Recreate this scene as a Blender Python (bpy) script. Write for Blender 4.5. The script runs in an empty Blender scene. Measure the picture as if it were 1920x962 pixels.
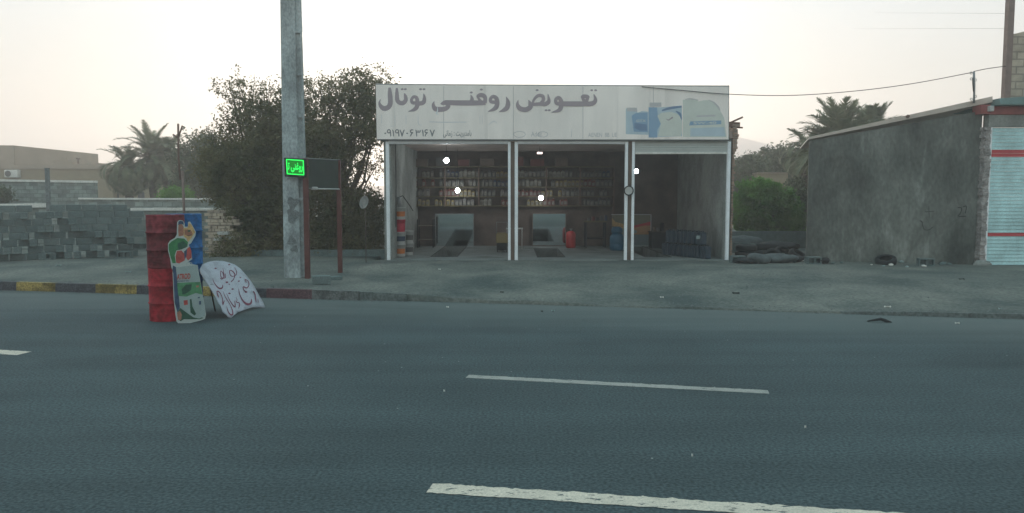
import bpy, bmesh, math, random
import numpy as np
from mathutils import Vector, Matrix
random.seed(7); np.random.seed(7)
R = math.radians
SC = bpy.context.scene
COL = SC.collection

# ------------------------------------------------------------------ camera, world, sun, exposure
F = 1450.0; TH = math.atan(111 / F); H = 2.05
cd = bpy.data.cameras.new('camera'); cam = bpy.data.objects.new('camera', cd); COL.objects.link(cam)
cam.location = (0, 0, H); cam.rotation_euler = (R(90) - TH, 0, 0)
cd.sensor_width = 36; cd.lens = F / 1920 * 36; cd.clip_start = .05; cd.clip_end = 6000
SC.camera = cam
SUN_EL, SUN_AZ = R(6), R(-4)          # the sun is low, straight behind the shop
w = bpy.data.worlds.new('World'); SC.world = w; w.use_nodes = True
nt = w.node_tree; nt.nodes.clear()
wo = nt.nodes.new('ShaderNodeOutputWorld'); bg = nt.nodes.new('ShaderNodeBackground')
sky = nt.nodes.new('ShaderNodeTexSky'); sky.sky_type = 'NISHITA'; sky.sun_disc = False
sky.sun_elevation = SUN_EL; sky.sun_rotation = SUN_AZ; sky.altitude = 30
sky.air_density = 1.0; sky.dust_density = 1.5; sky.ozone_density = 2.0
hs = nt.nodes.new('ShaderNodeHueSaturation'); hs.inputs['Saturation'].default_value = .32
nt.links.new(sky.outputs[0], hs.inputs['Color'])
tint = nt.nodes.new('ShaderNodeMix'); tint.data_type = 'RGBA'; tint.blend_type = 'MULTIPLY'
tint.inputs[0].default_value = 1; tint.inputs[7].default_value = (.90, 1.0, .985, 1)
nt.links.new(hs.outputs[0], tint.inputs[6])
# a dusty, low-contrast dawn: the clear-air sky is veiled by an even layer that warms towards the horizon
tcw = nt.nodes.new('ShaderNodeTexCoord'); spw = nt.nodes.new('ShaderNodeSeparateXYZ'); nt.links.new(tcw.outputs['Generated'], spw.inputs[0])
rp = nt.nodes.new('ShaderNodeValToRGB'); nt.links.new(spw.outputs[2], rp.inputs[0])
STOPS = [(0, (1.0, .72, .58)), (.06, (.96, .765, .61)), (.13, (.90, .84, .75)), (.24, (.83, .90, .935)), (.5, (.84, 1.14, 1.24)), (1, (.74, 1.14, 1.26))]
for i, (p_, c_) in enumerate(STOPS):
    el = rp.color_ramp.elements[i] if i < 2 else rp.color_ramp.elements.new(p_)
    el.position = p_; el.color = (*c_, 1)
veil = nt.nodes.new('ShaderNodeMix'); veil.data_type = 'RGBA'; veil.inputs[0].default_value = .955
nt.links.new(tint.outputs[2], veil.inputs[6]); nt.links.new(rp.outputs[0], veil.inputs[7])
nt.links.new(veil.outputs[2], bg.inputs[0]); nt.links.new(bg.outputs[0], wo.inputs[0])
bg.inputs[1].default_value = .15
sd = bpy.data.lights.new('sun', 'SUN'); sun = bpy.data.objects.new('sun', sd); COL.objects.link(sun)
sd.energy = .45; sd.angle = R(10); sd.color = (1, .82, .66)
sun.rotation_euler = Vector((math.sin(SUN_AZ) * math.cos(SUN_EL), math.cos(SUN_AZ) * math.cos(SUN_EL), math.sin(SUN_EL))).to_track_quat('Z', 'Y').to_euler()
SC.view_settings.view_transform = 'Standard'; SC.view_settings.look = 'None'
SC.view_settings.exposure = 2.55; SC.view_settings.gamma = 1
SC.cycles.use_denoising = True; SC.cycles.volume_bounces = 3
SC.cycles.max_bounces = 6; SC.cycles.transparent_max_bounces = 6

# ------------------------------------------------------------------ helpers
CT, ST = math.cos(TH), math.sin(TH)
def ray(px, py):
    u, v = (px - 960) / F, (py - 481) / F
    return Vector((u, CT - v * ST, -ST - v * CT))
def at(px, py, Y):
    d = ray(px, py); return Vector((0, 0, H)) + d * (Y / d.y)
def gnd(px, py, z=0.):
    d = ray(px, py); return Vector((0, 0, H)) + d * ((z - H) / d.z)
def onplane(px, py, p0, n):
    d = ray(px, py); o = Vector((0, 0, H)); return o + d * ((p0 - o).dot(n) / d.dot(n))
def X(px, Y, py=420): return at(px, py, Y).x
def Z(py, Y): return at(960, py, Y).z

def K(x): return 14.78 - .21 * x                      # the kerb line
def sstep(t): t = max(0., min(1., t)); return t * t * (3 - 2 * t)
def edge(x):
    if x < -3.6: return .16
    w_ = .012 * math.sin(x * 2.3) + .008 * math.sin(x * 6.1)
    if x < .5: return .16 - .105 * sstep((x + 3.6) / 4.1) + w_ * sstep((x + 3.6) / 3)
    if x < 4.8: return .025 + .03 * sstep((1.8 - x) / 1.3) + w_
    return .025 + .045 * sstep((x - 5.6) / 1.6) + w_ * .6
def gz(x, y):
    d = y - K(x); e = edge(x)
    if d < 0: return 0.
    z = e + (.25 - e) * sstep(d / 5.5)
    b = sstep(d / 2) * (1 - sstep((d - 5.2) / 1.5)) if x > -4 else .4 * sstep(d)
    return z + b * .018 * (math.sin(x * 1.3 + 2 * math.sin(y * .8)) + math.sin(x * .47 - y * 1.7))

class MB:
    def __init__(s): s.bm = bmesh.new(); s.mi = 0
    def face(s, pts):
        vs = [s.bm.verts.new(p) for p in pts]
        try: f = s.bm.faces.new(vs); f.material_index = s.mi; return f
        except ValueError: return None
    def hexa(s, b, t):
        n = len(b); vb = [s.bm.verts.new(p) for p in b]; vt = [s.bm.verts.new(p) for p in t]
        fs = [s.bm.faces.new(vb[::-1]), s.bm.faces.new(vt)]
        for i in range(n): fs.append(s.bm.faces.new([vb[i], vb[(i + 1) % n], vt[(i + 1) % n], vt[i]]))
        for f in fs: f.material_index = s.mi
    def box(s, x0, x1, y0, y1, z0, z1):
        s.hexa([(x0, y0, z0), (x1, y0, z0), (x1, y1, z0), (x0, y1, z0)], [(x0, y0, z1), (x1, y0, z1), (x1, y1, z1), (x0, y1, z1)])
        return s
    def obox(s, c, sx, sy, sz, M):
        p = lambda a, b, d: Vector(c) + M @ Vector((a * sx / 2, b * sy / 2, d * sz / 2))
        s.hexa([p(-1, -1, -1), p(1, -1, -1), p(1, 1, -1), p(-1, 1, -1)], [p(-1, -1, 1), p(1, -1, 1), p(1, 1, 1), p(-1, 1, 1)]); return s
    def tube(s, pts, r, n=8, caps=True):
        pts = [Vector(p) for p in pts]; rs = r if isinstance(r, (list, tuple)) else [r] * len(pts)
        rings = []
        for i, p in enumerate(pts):
            t = (pts[min(i + 1, len(pts) - 1)] - pts[max(i - 1, 0)]).normalized()
            a = t.orthogonal().normalized() if i == 0 else (a - t * a.dot(t)).normalized()
            b = t.cross(a)
            rings.append([s.bm.verts.new(p + (a * math.cos(2 * math.pi * k / n) + b * math.sin(2 * math.pi * k / n)) * rs[i]) for k in range(n)])
        for A, B in zip(rings, rings[1:]):
            for k in range(n):
                f = s.bm.faces.new([A[k], A[(k + 1) % n], B[(k + 1) % n], B[k]]); f.smooth = True; f.material_index = s.mi
        if caps:
            s.bm.faces.new(rings[0][::-1]).material_index = s.mi; s.bm.faces.new(rings[-1]).material_index = s.mi
        return s
    def lathe(s, prof, n=32, c=(0, 0, 0), smooth=True):
        rings = [[s.bm.verts.new((c[0] + r * math.cos(2 * math.pi * k / n), c[1] + r * math.sin(2 * math.pi * k / n), c[2] + z)) for k in range(n)] for r, z in prof]
        for A, B in zip(rings, rings[1:]):
            for k in range(n):
                f = s.bm.faces.new([A[k], A[(k + 1) % n], B[(k + 1) % n], B[k]]); f.smooth = smooth; f.material_index = s.mi
        s.bm.faces.new(rings[0][::-1]).material_index = s.mi; s.bm.faces.new(rings[-1]).material_index = s.mi
        return s
    def sphere(s, c, r, sc=(1, 1, 1), sub=2):
        g = bmesh.ops.create_icosphere(s.bm, subdivisions=sub, radius=r)
        for v in g['verts']: v.co = Vector((v.co.x * sc[0], v.co.y * sc[1], v.co.z * sc[2])) + Vector(c)
        for v in g['verts']:
            for f in v.link_faces: f.smooth = True; f.material_index = s.mi
        return s
    def slab(s, pts, back):                            # a flat outline given its thickness
        s.hexa([Vector(p) + Vector(back) for p in pts][::-1], list(pts)[::-1]); return s
    def rough(s, amt, sc=3.):
        from mathutils import noise
        for v in s.bm.verts: v.co += noise.noise_vector(v.co * sc) * amt
        return s
    def bevel(s, wd, seg=1):
        bmesh.ops.bevel(s.bm, geom=s.bm.edges[:], offset=wd, segments=seg, affect='EDGES', profile=.5); return s
    def build(s, name, m, parent=None, local=False, recalc=True):
        if recalc: bmesh.ops.recalc_face_normals(s.bm, faces=s.bm.faces)
        if parent is not None and not local:
            off = Vector((0, 0, 0)); p = parent
            while p: off += p.location; p = p.parent
            for v in s.bm.verts: v.co -= off
        me = bpy.data.meshes.new(name); s.bm.to_mesh(me); s.bm.free()
        for mm in (m if isinstance(m, (list, tuple)) else [m]): me.materials.append(mm)
        o = bpy.data.objects.new(name, me); COL.objects.link(o)
        if parent is not None: o.parent = parent
        return o

def tag(o, label=None, cat=None, group=None, kind=None):
    if label: o['label'] = label
    if cat: o['category'] = cat
    if group: o['group'] = group
    if kind: o['kind'] = kind
    return o
def empty(name, loc, label, cat, group=None, rz=0):
    o = bpy.data.objects.new(name, None); COL.objects.link(o); o.location = loc; o.rotation_euler = (0, 0, rz)
    o.empty_display_size = .1
    return tag(o, label, cat, group)
def copy_tree(o, parent=None):
    c = o.copy(); COL.objects.link(c); c.parent = parent
    for ch in list(o.children): copy_tree(ch, c)
    return c
def origin(o, loc):                                    # put a one-mesh thing's origin at its base
    loc = Vector(loc); o.data.transform(Matrix.Translation(-loc)); o.location = loc; return o

# ------------------------------------------------------------------ materials
def mat(name, c, rough=.8, var=.25, sc=4., bump=0., bsc=40., metal=0., c2=None, det=6., stretch=(1, 1, 1), fine=0., spec=.3, emit=None, es=0.):
    m = bpy.data.materials.new(name); m.use_nodes = True; t = m.node_tree; n = t.nodes; L = t.links
    b = n['Principled BSDF']; b.inputs['Roughness'].default_value = rough; b.inputs['Metallic'].default_value = metal
    b.inputs['Specular IOR Level'].default_value = spec
    if emit: b.inputs['Emission Color'].default_value = (*emit, 1); b.inputs['Emission Strength'].default_value = es
    tc = n.new('ShaderNodeTexCoord'); mp = n.new('ShaderNodeMapping'); mp.inputs['Scale'].default_value = stretch
    L.new(tc.outputs['Object'], mp.inputs[0])
    nz = n.new('ShaderNodeTexNoise'); nz.inputs['Scale'].default_value = sc; nz.inputs['Detail'].default_value = det; nz.inputs['Roughness'].default_value = .62
    L.new(mp.outputs[0], nz.inputs['Vector'])
    cr = n.new('ShaderNodeValToRGB'); cr.color_ramp.elements[0].position = .3; cr.color_ramp.elements[1].position = .7
    c2 = c2 or tuple(min(1, x * (1 + var)) for x in c); c1 = tuple(x * (1 - var) for x in c) if c2 is None or var else c
    cr.color_ramp.elements[0].color = (*c1, 1); cr.color_ramp.elements[1].color = (*c2, 1)
    L.new(nz.outputs['Fac'], cr.inputs[0]); out = cr.outputs[0]
    if fine:
        n2 = n.new('ShaderNodeTexNoise'); n2.inputs['Scale'].default_value = bsc; n2.inputs['Detail'].default_value = 3
        L.new(mp.outputs[0], n2.inputs['Vector'])
        mr = n.new('ShaderNodeMapRange'); mr.inputs[1].default_value = .35; mr.inputs[2].default_value = .65
        mr.inputs[3].default_value = 1 - fine; mr.inputs[4].default_value = 1 + fine; L.new(n2.outputs['Fac'], mr.inputs[0])
        mx = n.new('ShaderNodeMix'); mx.data_type = 'RGBA'; mx.blend_type = 'MULTIPLY'; mx.inputs[0].default_value = 1
        L.new(out, mx.inputs[6]); L.new(mr.outputs[0], mx.inputs[7]); out = mx.outputs[2]
    L.new(out, b.inputs['Base Color'])
    if bump:
        n3 = n.new('ShaderNodeTexNoise'); n3.inputs['Scale'].default_value = bsc; n3.inputs['Detail'].default_value = 5
        L.new(mp.outputs[0], n3.inputs['Vector'])
        bp = n.new('ShaderNodeBump'); bp.inputs['Strength'].default_value = bump; bp.inputs['Distance'].default_value = .02
        L.new(n3.outputs['Fac'], bp.inputs['Height']); L.new(bp.outputs[0], b.inputs['Normal'])
    return m
def brickmat(name, c, mortar, bw, bh, ms=.012, var=.3, axis='XZ'):
    m = bpy.data.materials.new(name); m.use_nodes = True; t = m.node_tree; n = t.nodes; L = t.links
    b = n['Principled BSDF']; b.inputs['Roughness'].default_value = .9; b.inputs['Specular IOR Level'].default_value = .2
    tc = n.new('ShaderNodeTexCoord'); sp = n.new('ShaderNodeSeparateXYZ'); cb = n.new('ShaderNodeCombineXYZ')
    L.new(tc.outputs['Object'], sp.inputs[0]); ad = n.new('ShaderNodeMath'); ad.operation = 'ADD'
    L.new(sp.outputs[0], ad.inputs[0]); L.new(sp.outputs[1], ad.inputs[1])
    L.new(ad.outputs[0], cb.inputs[0]); L.new(sp.outputs[2], cb.inputs[1])
    br = n.new('ShaderNodeTexBrick'); L.new(cb.outputs[0], br.inputs['Vector'])
    br.inputs['Color1'].default_value = (*[x * (1 - var) for x in c], 1); br.inputs['Color2'].default_value = (*[min(1, x * (1 + var)) for x in c], 1)
    br.inputs['Mortar'].default_value = (*mortar, 1); br.inputs['Scale'].default_value = 1
    br.inputs['Mortar Size'].default_value = ms; br.inputs['Brick Width'].default_value = bw; br.inputs['Row Height'].default_value = bh
    nz = n.new('ShaderNodeTexNoise'); nz.inputs['Scale'].default_value = 3; nz.inputs['Detail'].default_value = 8
    L.new(tc.outputs['Object'], nz.inputs['Vector'])
    mr = n.new('ShaderNodeMapRange'); mr.inputs[1].default_value = .3; mr.inputs[2].default_value = .7; mr.inputs[3].default_value = .75; mr.inputs[4].default_value = 1.25
    L.new(nz.outputs['Fac'], mr.inputs[0])
    mx = n.new('ShaderNodeMix'); mx.data_type = 'RGBA'; mx.blend_type = 'MULTIPLY'; mx.inputs[0].default_value = 1
    L.new(br.outputs['Color'], mx.inputs[6]); L.new(mr.outputs[0], mx.inputs[7]); L.new(mx.outputs[2], b.inputs['Base Color'])
    bp = n.new('ShaderNodeBump'); bp.inputs['Strength'].default_value = .6; bp.inputs['Distance'].default_value = .015; bp.invert = True
    L.new(br.outputs['Fac'], bp.inputs['Height']); L.new(bp.outputs[0], b.inputs['Normal'])
    return m
def leafmat(name, c, c2, sc=.9):
    m = bpy.data.materials.new(name); m.use_nodes = True; t = m.node_tree; n = t.nodes; L = t.links
    b = n['Principled BSDF']; b.inputs['Roughness'].default_value = .6; b.inputs['Specular IOR Level'].default_value = .3
    tc = n.new('ShaderNodeTexCoord'); nz = n.new('ShaderNodeTexNoise'); nz.inputs['Scale'].default_value = sc; nz.inputs['Detail'].default_value = 4
    L.new(tc.outputs['Object'], nz.inputs['Vector'])
    cr = n.new('ShaderNodeValToRGB'); cr.color_ramp.elements[0].position = .38; cr.color_ramp.elements[1].position = .62
    cr.color_ramp.elements[0].color = (*c, 1); cr.color_ramp.elements[1].color = (*c2, 1)
    L.new(nz.outputs['Fac'], cr.inputs[0]); L.new(cr.outputs[0], b.inputs['Base Color'])
    tr = n.new('ShaderNodeBsdfTranslucent'); L.new(cr.outputs[0], tr.inputs[0])
    mx = n.new('ShaderNodeMixShader'); mx.inputs[0].default_value = .3
    L.new(b.outputs[0], mx.inputs[1]); L.new(tr.outputs[0], mx.inputs[2]); L.new(mx.outputs[0], n['Material Output'].inputs[0])
    return m

M = {}
def asphalt():
    m = mat('asphalt', (.046, .064, .067), .85, .12, .35, bump=.6, bsc=38., fine=.45, spec=.25, stretch=(1, 1, 1))
    t = m.node_tree; n = t.nodes; L = t.links; b = n['Principled BSDF']
    src = b.inputs['Base Color'].links[0].from_socket
    tc = n.new('ShaderNodeTexCoord')
    # long wear streaks that run along the road, and pale chips of stone
    mp = n.new('ShaderNodeMapping'); mp.inputs['Rotation'].default_value = (0, 0, R(12)); mp.inputs['Scale'].default_value = (.12, 1.6, 1)
    L.new(tc.outputs['Object'], mp.inputs[0]); nz = n.new('ShaderNodeTexNoise'); nz.inputs['Scale'].default_value = 1; nz.inputs['Detail'].default_value = 7
    L.new(mp.outputs[0], nz.inputs['Vector'])
    mr = n.new('ShaderNodeMapRange'); mr.inputs[1].default_value = .3; mr.inputs[2].default_value = .7; mr.inputs[3].default_value = .86; mr.inputs[4].default_value = 1.16
    L.new(nz.outputs['Fac'], mr.inputs[0])
    mx = n.new('ShaderNodeMix'); mx.data_type = 'RGBA'; mx.blend_type = 'MULTIPLY'; mx.inputs[0].default_value = 1
    L.new(src, mx.inputs[6]); L.new(mr.outputs[0], mx.inputs[7])
    vo = n.new('ShaderNodeTexVoronoi'); vo.inputs['Scale'].default_value = 4.5; L.new(tc.outputs['Object'], vo.inputs['Vector'])
    lt = n.new('ShaderNodeMath'); lt.operation = 'LESS_THAN'; lt.inputs[1].default_value = .05; L.new(vo.outputs['Distance'], lt.inputs[0])
    sv = n.new('ShaderNodeSeparateColor'); L.new(vo.outputs['Color'], sv.inputs[0]); gt = n.new('ShaderNodeMath'); gt.operation = 'GREATER_THAN'; gt.inputs[1].default_value = .86; L.new(sv.outputs[0], gt.inputs[0])
    ml = n.new('ShaderNodeMath'); ml.operation = 'MULTIPLY'; L.new(lt.outputs[0], ml.inputs[0]); L.new(gt.outputs[0], ml.inputs[1]); lt = ml
    m2 = n.new('ShaderNodeMix'); m2.data_type = 'RGBA'; L.new(lt.outputs[0], m2.inputs[0]); L.new(mx.outputs[2], m2.inputs[6]); m2.inputs[7].default_value = (.32, .32, .30, 1)
    # dust blown on the last metres before the kerb:  d = x*.21 + y
    sp = n.new('ShaderNodeSeparateXYZ'); L.new(tc.outputs['Object'], sp.inputs[0])
    ma = n.new('ShaderNodeMath'); ma.operation = 'MULTIPLY_ADD'; ma.inputs[1].default_value = .21; L.new(sp.outputs[0], ma.inputs[0]); L.new(sp.outputs[1], ma.inputs[2])
    md = n.new('ShaderNodeMath'); md.operation = 'MULTIPLY_ADD'; md.inputs[1].default_value = 2.2; L.new(nz.outputs['Fac'], md.inputs[0]); L.new(ma.outputs[0], md.inputs[2])
    r2 = n.new('ShaderNodeMapRange'); r2.inputs[1].default_value = 12.9; r2.inputs[2].default_value = 15.9; r2.inputs[4].default_value = .95
    L.new(md.outputs[0], r2.inputs[0])
    m3 = n.new('ShaderNodeMix'); m3.data_type = 'RGBA'; L.new(r2.outputs[0], m3.inputs[0]); L.new(m2.outputs[2], m3.inputs[6]); m3.inputs[7].default_value = (.105, .122, .115, 1)
    L.new(m3.outputs[2], b.inputs['Base Color']); return m
M['asphalt'] = asphalt()
M['kdust'] = mat('kerb_dust', (.095, .108, .102), .95, .3, 2, fine=.3, bsc=20, bump=.5)
M['gravel'] = mat('gravel', (.12, .13, .125), .95, .45, 9)
M['dirt'] = mat('packed_dirt', (.092, .112, .106), .95, .28, .5, bump=.5, bsc=16, fine=.2, c2=(.18, .18, .155), spec=.1)
M['far_dirt'] = mat('dry_soil', (.16, .14, .11), .95, .2, .2, spec=.1)
M['yellow'] = mat('kerb_yellow_paint', (.20, .145, .045), .8, .45, 3, fine=.4, bsc=30)
M['kdark'] = mat('kerb_worn_black_paint', (.055, .055, .062), .85, .35, 6, fine=.4, bsc=30)
M['kgrey'] = mat('kerb_concrete', (.10, .105, .10), .9, .3, 5, fine=.3, bsc=30)
M['kred'] = mat('kerb_dull_red_paint', (.09, .05, .055), .9, .3, 5, fine=.3, bsc=30)
def paint(name, c, thr):
    m = mat(name, c, .8, .1, 3, fine=.15, bsc=60); t = m.node_tree; n = t.nodes; L = t.links; b = n['Principled BSDF']; src = b.inputs['Base Color'].links[0].from_socket
    tc = n.new('ShaderNodeTexCoord'); mp = n.new('ShaderNodeMapping'); mp.inputs['Scale'].default_value = (9, 22, 1); mp.inputs['Rotation'].default_value = (0, 0, R(12)); L.new(tc.outputs['Object'], mp.inputs[0])
    nz = n.new('ShaderNodeTexNoise'); nz.inputs['Scale'].default_value = 1; nz.inputs['Detail'].default_value = 8; nz.inputs['Roughness'].default_value = .7; L.new(mp.outputs[0], nz.inputs['Vector'])
    mr = n.new('ShaderNodeMapRange'); mr.inputs[1].default_value = thr; mr.inputs[2].default_value = thr + .05; L.new(nz.outputs['Fac'], mr.inputs[0])
    mx = n.new('ShaderNodeMix'); mx.data_type = 'RGBA'; L.new(mr.outputs[0], mx.inputs[0]); L.new(src, mx.inputs[6]); mx.inputs[7].default_value = (.07, .085, .085, 1); L.new(mx.outputs[2], b.inputs['Base Color']); return m
M['line'] = paint('worn_road_paint', (.54, .47, .38), .56)
M['line2'] = paint('thin_road_paint', (.30, .29, .26), .58)
M['block'] = mat('cinder_block', (.11, .145, .142), .95, .25, 5, fine=.3, bsc=60, bump=.3)
M['block_pale'] = mat('cinder_block_pale', (.13, .165, .16), .95, .25, 5, fine=.3, bsc=60, bump=.3)
M['blockwall'] = brickmat('block_wall', (.20, .23, .21), (.13, .15, .14), .4, .2)
M['brick'] = brickmat('exposed_brick', (.30, .20, .15), (.28, .24, .2), .22, .07)
M['tanbrick'] = brickmat('tan_brick', (.42, .35, .27), (.26, .22, .18), .4, .2, .02, .12)
M['white'] = mat('white_coping', (.62, .6, .55), .8, .12, 3, fine=.15)
M['beige'] = mat('beige_render', (.33, .26, .20), .95, .1, 1.2, fine=.08)
M['beige_dark'] = mat('tan_render', (.27, .215, .14), .95, .1, 1.2, fine=.08)
M['pier'] = mat('plaster_smeared_pier', (.29, .265, .25), .95, .35, 5, fine=.2, bump=.8, bsc=20)
M['dark'] = mat('dark_void', (.015, .015, .015), .9, .2)
M['glass'] = mat('window_glass', (.06, .06, .06), .2, .2, spec=.5)
M['plaster'] = mat('grey_plaster', (.24, .25, .23), .95, .22, 1.1, fine=.12, bsc=18, bump=.3)
M['stucco'] = mat('rough_cement_render', (.060, .069, .062), .95, .25, .5, bump=.8, bsc=14, fine=.16, c2=(.165, .175, .155), det=9, stretch=(1, 1, .5))
M['brownwall'] = mat('dark_brown_wall', (.11, .083, .07), .9, .3, 2)
M['ceil'] = mat('shop_ceiling', (.34, .27, .235), .9, .2, 1.5)
M['floor'] = mat('shop_floor', (.16, .175, .165), .75, .3, 1.2, fine=.2)
M['frame'] = mat('white_door_frame', (.78, .80, .81), .5, .08, 3)
M['shutter'] = mat('roller_shutter_grey', (.42, .44, .41), .5, .08, 3)
M['brown'] = mat('brown_column', (.13, .095, .075), .8, .2, 3)
M['signwhite'] = mat('sign_vinyl', (.88, .80, .74), .7, .07, .8, fine=.03, spec=.2, bump=.25, bsc=1.6, stretch=(1, 1, .25))
M['signgrey'] = mat('sign_letter_grey', (.36, .30, .32), .8, .04)
M['signdark'] = mat('sign_small_letters', (.22, .22, .225), .8, .04)
M['signfaint'] = mat('sign_faded_print', (.52, .50, .50), .8, .04)
M['seam'] = mat('sign_seam', (.37, .34, .35), .8, .05)
M['sblue'] = mat('print_blue', (.25, .37, .50), .7, .06)
M['sblue2'] = mat('print_pale_blue', (.46, .55, .60), .7, .06)
M['sblue3'] = mat('print_deep_blue', (.17, .25, .37), .7, .06)
M['scream'] = mat('print_cream', (.60, .62, .56), .7, .05)
M['concrete'] = mat('pole_concrete', (.30, .34, .34), .9, .25, 2.5, fine=.2, bsc=25, bump=.3, stretch=(1, 1, .6))
M['stain'] = mat('pole_grime', (.15, .17, .17), .9, .3, 8, fine=.3)
M['rust'] = mat('red_oxide_steel', (.10, .035, .03), .7, .3, 6)
M['rusty'] = mat('rusty_steel', (.14, .085, .065), .8, .3, 6)
M['greymetal'] = mat('grey_metal', (.22, .23, .23), .5, .15, 5, metal=.5)
M['tintpanel'] = mat('dull_panel', (.03, .042, .036), .85, .2, 3)
M['black'] = mat('black_rubber', (.018, .019, .02), .75, .3, 6)
M['drumred'] = mat('drum_red', (.27, .022, .030), .65, .3, 3, fine=.25, bsc=14, spec=.12)
M['drumred2'] = mat('drum_dark_red', (.145, .030, .036), .7, .38, 2.2, fine=.3, bsc=14, spec=.1)
M['drumblue'] = mat('drum_blue', (.015, .10, .26), .65, .3, 3, fine=.2, bsc=14, spec=.12)
M['boardwhite'] = mat('sign_board_white', (.36, .38, .42), .7, .1, 3, fine=.08)
M['paintred'] = mat('hand_paint_maroon', (.17, .045, .075), .8, .3, 8)
M['cutwhite'] = mat('cutout_edge_white', (.34, .38, .36), .7, .08)
M['cgreen'] = mat('print_green', (.03, .15, .055), .7, .3, 9)
M['cgreen_dark'] = mat('print_dark_green', (.02, .07, .045), .7, .3, 9)
M['cskin'] = mat('print_skin', (.26, .12, .08), .7, .3, 14)
M['cyellow'] = mat('print_tan', (.42, .28, .12), .7, .35, 20)
M['cred'] = mat('print_red', (.32, .06, .05), .7, .3, 12)
M['cnavy'] = mat('print_navy', (.03, .06, .11), .7, .3, 9)
M['cbag'] = mat('print_pale_grey', (.24, .30, .29), .7, .1, 6)
M['cbagg'] = mat('print_band_green', (.06, .19, .09), .7, .35, 9)
M['led'] = mat('led_green', (0, .1, 0), .5, 0, emit=(.02, 1, .12), es=.24)
M['ledbg'] = mat('led_backlight', (0, .05, 0), .5, 0, emit=(0, .5, .03), es=.07)
M['bulb'] = mat('bulb_glow', (1, 1, 1), .5, 0, emit=(.86, .96, 1), es=9)
M['aqua'] = mat('aqua_shutter', (.40, .60, .60), .6, .16, 1.5, fine=.12)
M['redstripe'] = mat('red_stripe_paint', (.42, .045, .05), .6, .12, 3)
M['redbeam'] = mat('red_beam_paint', (.27, .07, .065), .7, .3, 4)
M['teal'] = mat('teal_sheet', (.12, .19, .18), .7, .2, 4)
M['fascia'] = mat('pale_fascia', (.50, .42, .36), .85, .12, 3)
M['steelbrown'] = mat('brown_steel_post', (.20, .14, .12), .7, .2, 5)
M['trunk'] = mat('tree_bark', (.10, .08, .065), .95, .35, 6, bump=.5)
M['leafdark'] = leafmat('leaf_dusty_green', (.062, .073, .028), (.165, .150, .068))
M['leafright'] = leafmat('leaf_bright_green', (.05, .15, .02), (.13, .28, .045))
M['leafdeep'] = leafmat('leaf_deep_green', (.035, .06, .028), (.08, .11, .05))
M['palm'] = leafmat('palm_frond_green', (.10, .125, .065), (.20, .215, .12), 2.)
M['mirror'] = mat('mirror_silvering', (.62, .70, .72), .06, .02, metal=1.)
M['dishgrey'] = mat('dish_grey', (.20, .20, .185), .9, .3, 8)
M['silver'] = mat('dish_paint', (.42, .42, .40), .6, .1)
M['bcream'] = mat('product_cream', (.20, .19, .16), .6, .2, 9)
M['blabel'] = mat('product_label', (.15, .14, .12), .6, .3, 30)
M['bred'] = mat('product_red', (.13, .035, .03), .5, .1)
M['bblue'] = mat('product_blue', (.04, .055, .09), .5, .1)
M['byell'] = mat('product_yellow', (.20, .15, .06), .5, .1)
M['bgrey'] = mat('product_grey', (.09, .085, .08), .5, .1)
M['bwhite'] = mat('product_white', (.42, .42, .40), .5, .1)
M['wood'] = mat('shelf_wood', (.13, .105, .055), .8, .2, 6)
M['pailred'] = mat('pail_red', (.44, .03, .055), .45, .1)
M['orange'] = mat('label_orange', (.50, .16, .05), .6, .2)
M['gasred'] = mat('tank_red', (.38, .03, .03), .5, .15)
M['blueplastic'] = mat('blue_plastic', (.02, .09, .15), .45, .15)
M['canblue'] = mat('can_dark_blue', (.028, .045, .062), .45, .35, 3)
M['tarp'] = mat('dusty_tarp', (.075, .088, .088), .85, .35, 5, bump=.4, bsc=12)
M['hill'] = mat('hill_rock', (.36, .27, .25), 1, .2, .02, spec=0)
M['tan_reflection'] = mat('painted_reflection_tan', (.30, .26, .17), .6, .12)  # colours of the reflection painted on the right bay mirror
M['olive_reflection'] = mat('painted_reflection_olive', (.17, .17, .12), .6, .12)
M['orange_reflection'] = mat('painted_reflection_orange', (.38, .21, .10), .6, .15)
M['steelblue_reflection'] = mat('painted_reflection_blue_grey', (.15, .20, .21), .6, .1)

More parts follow.
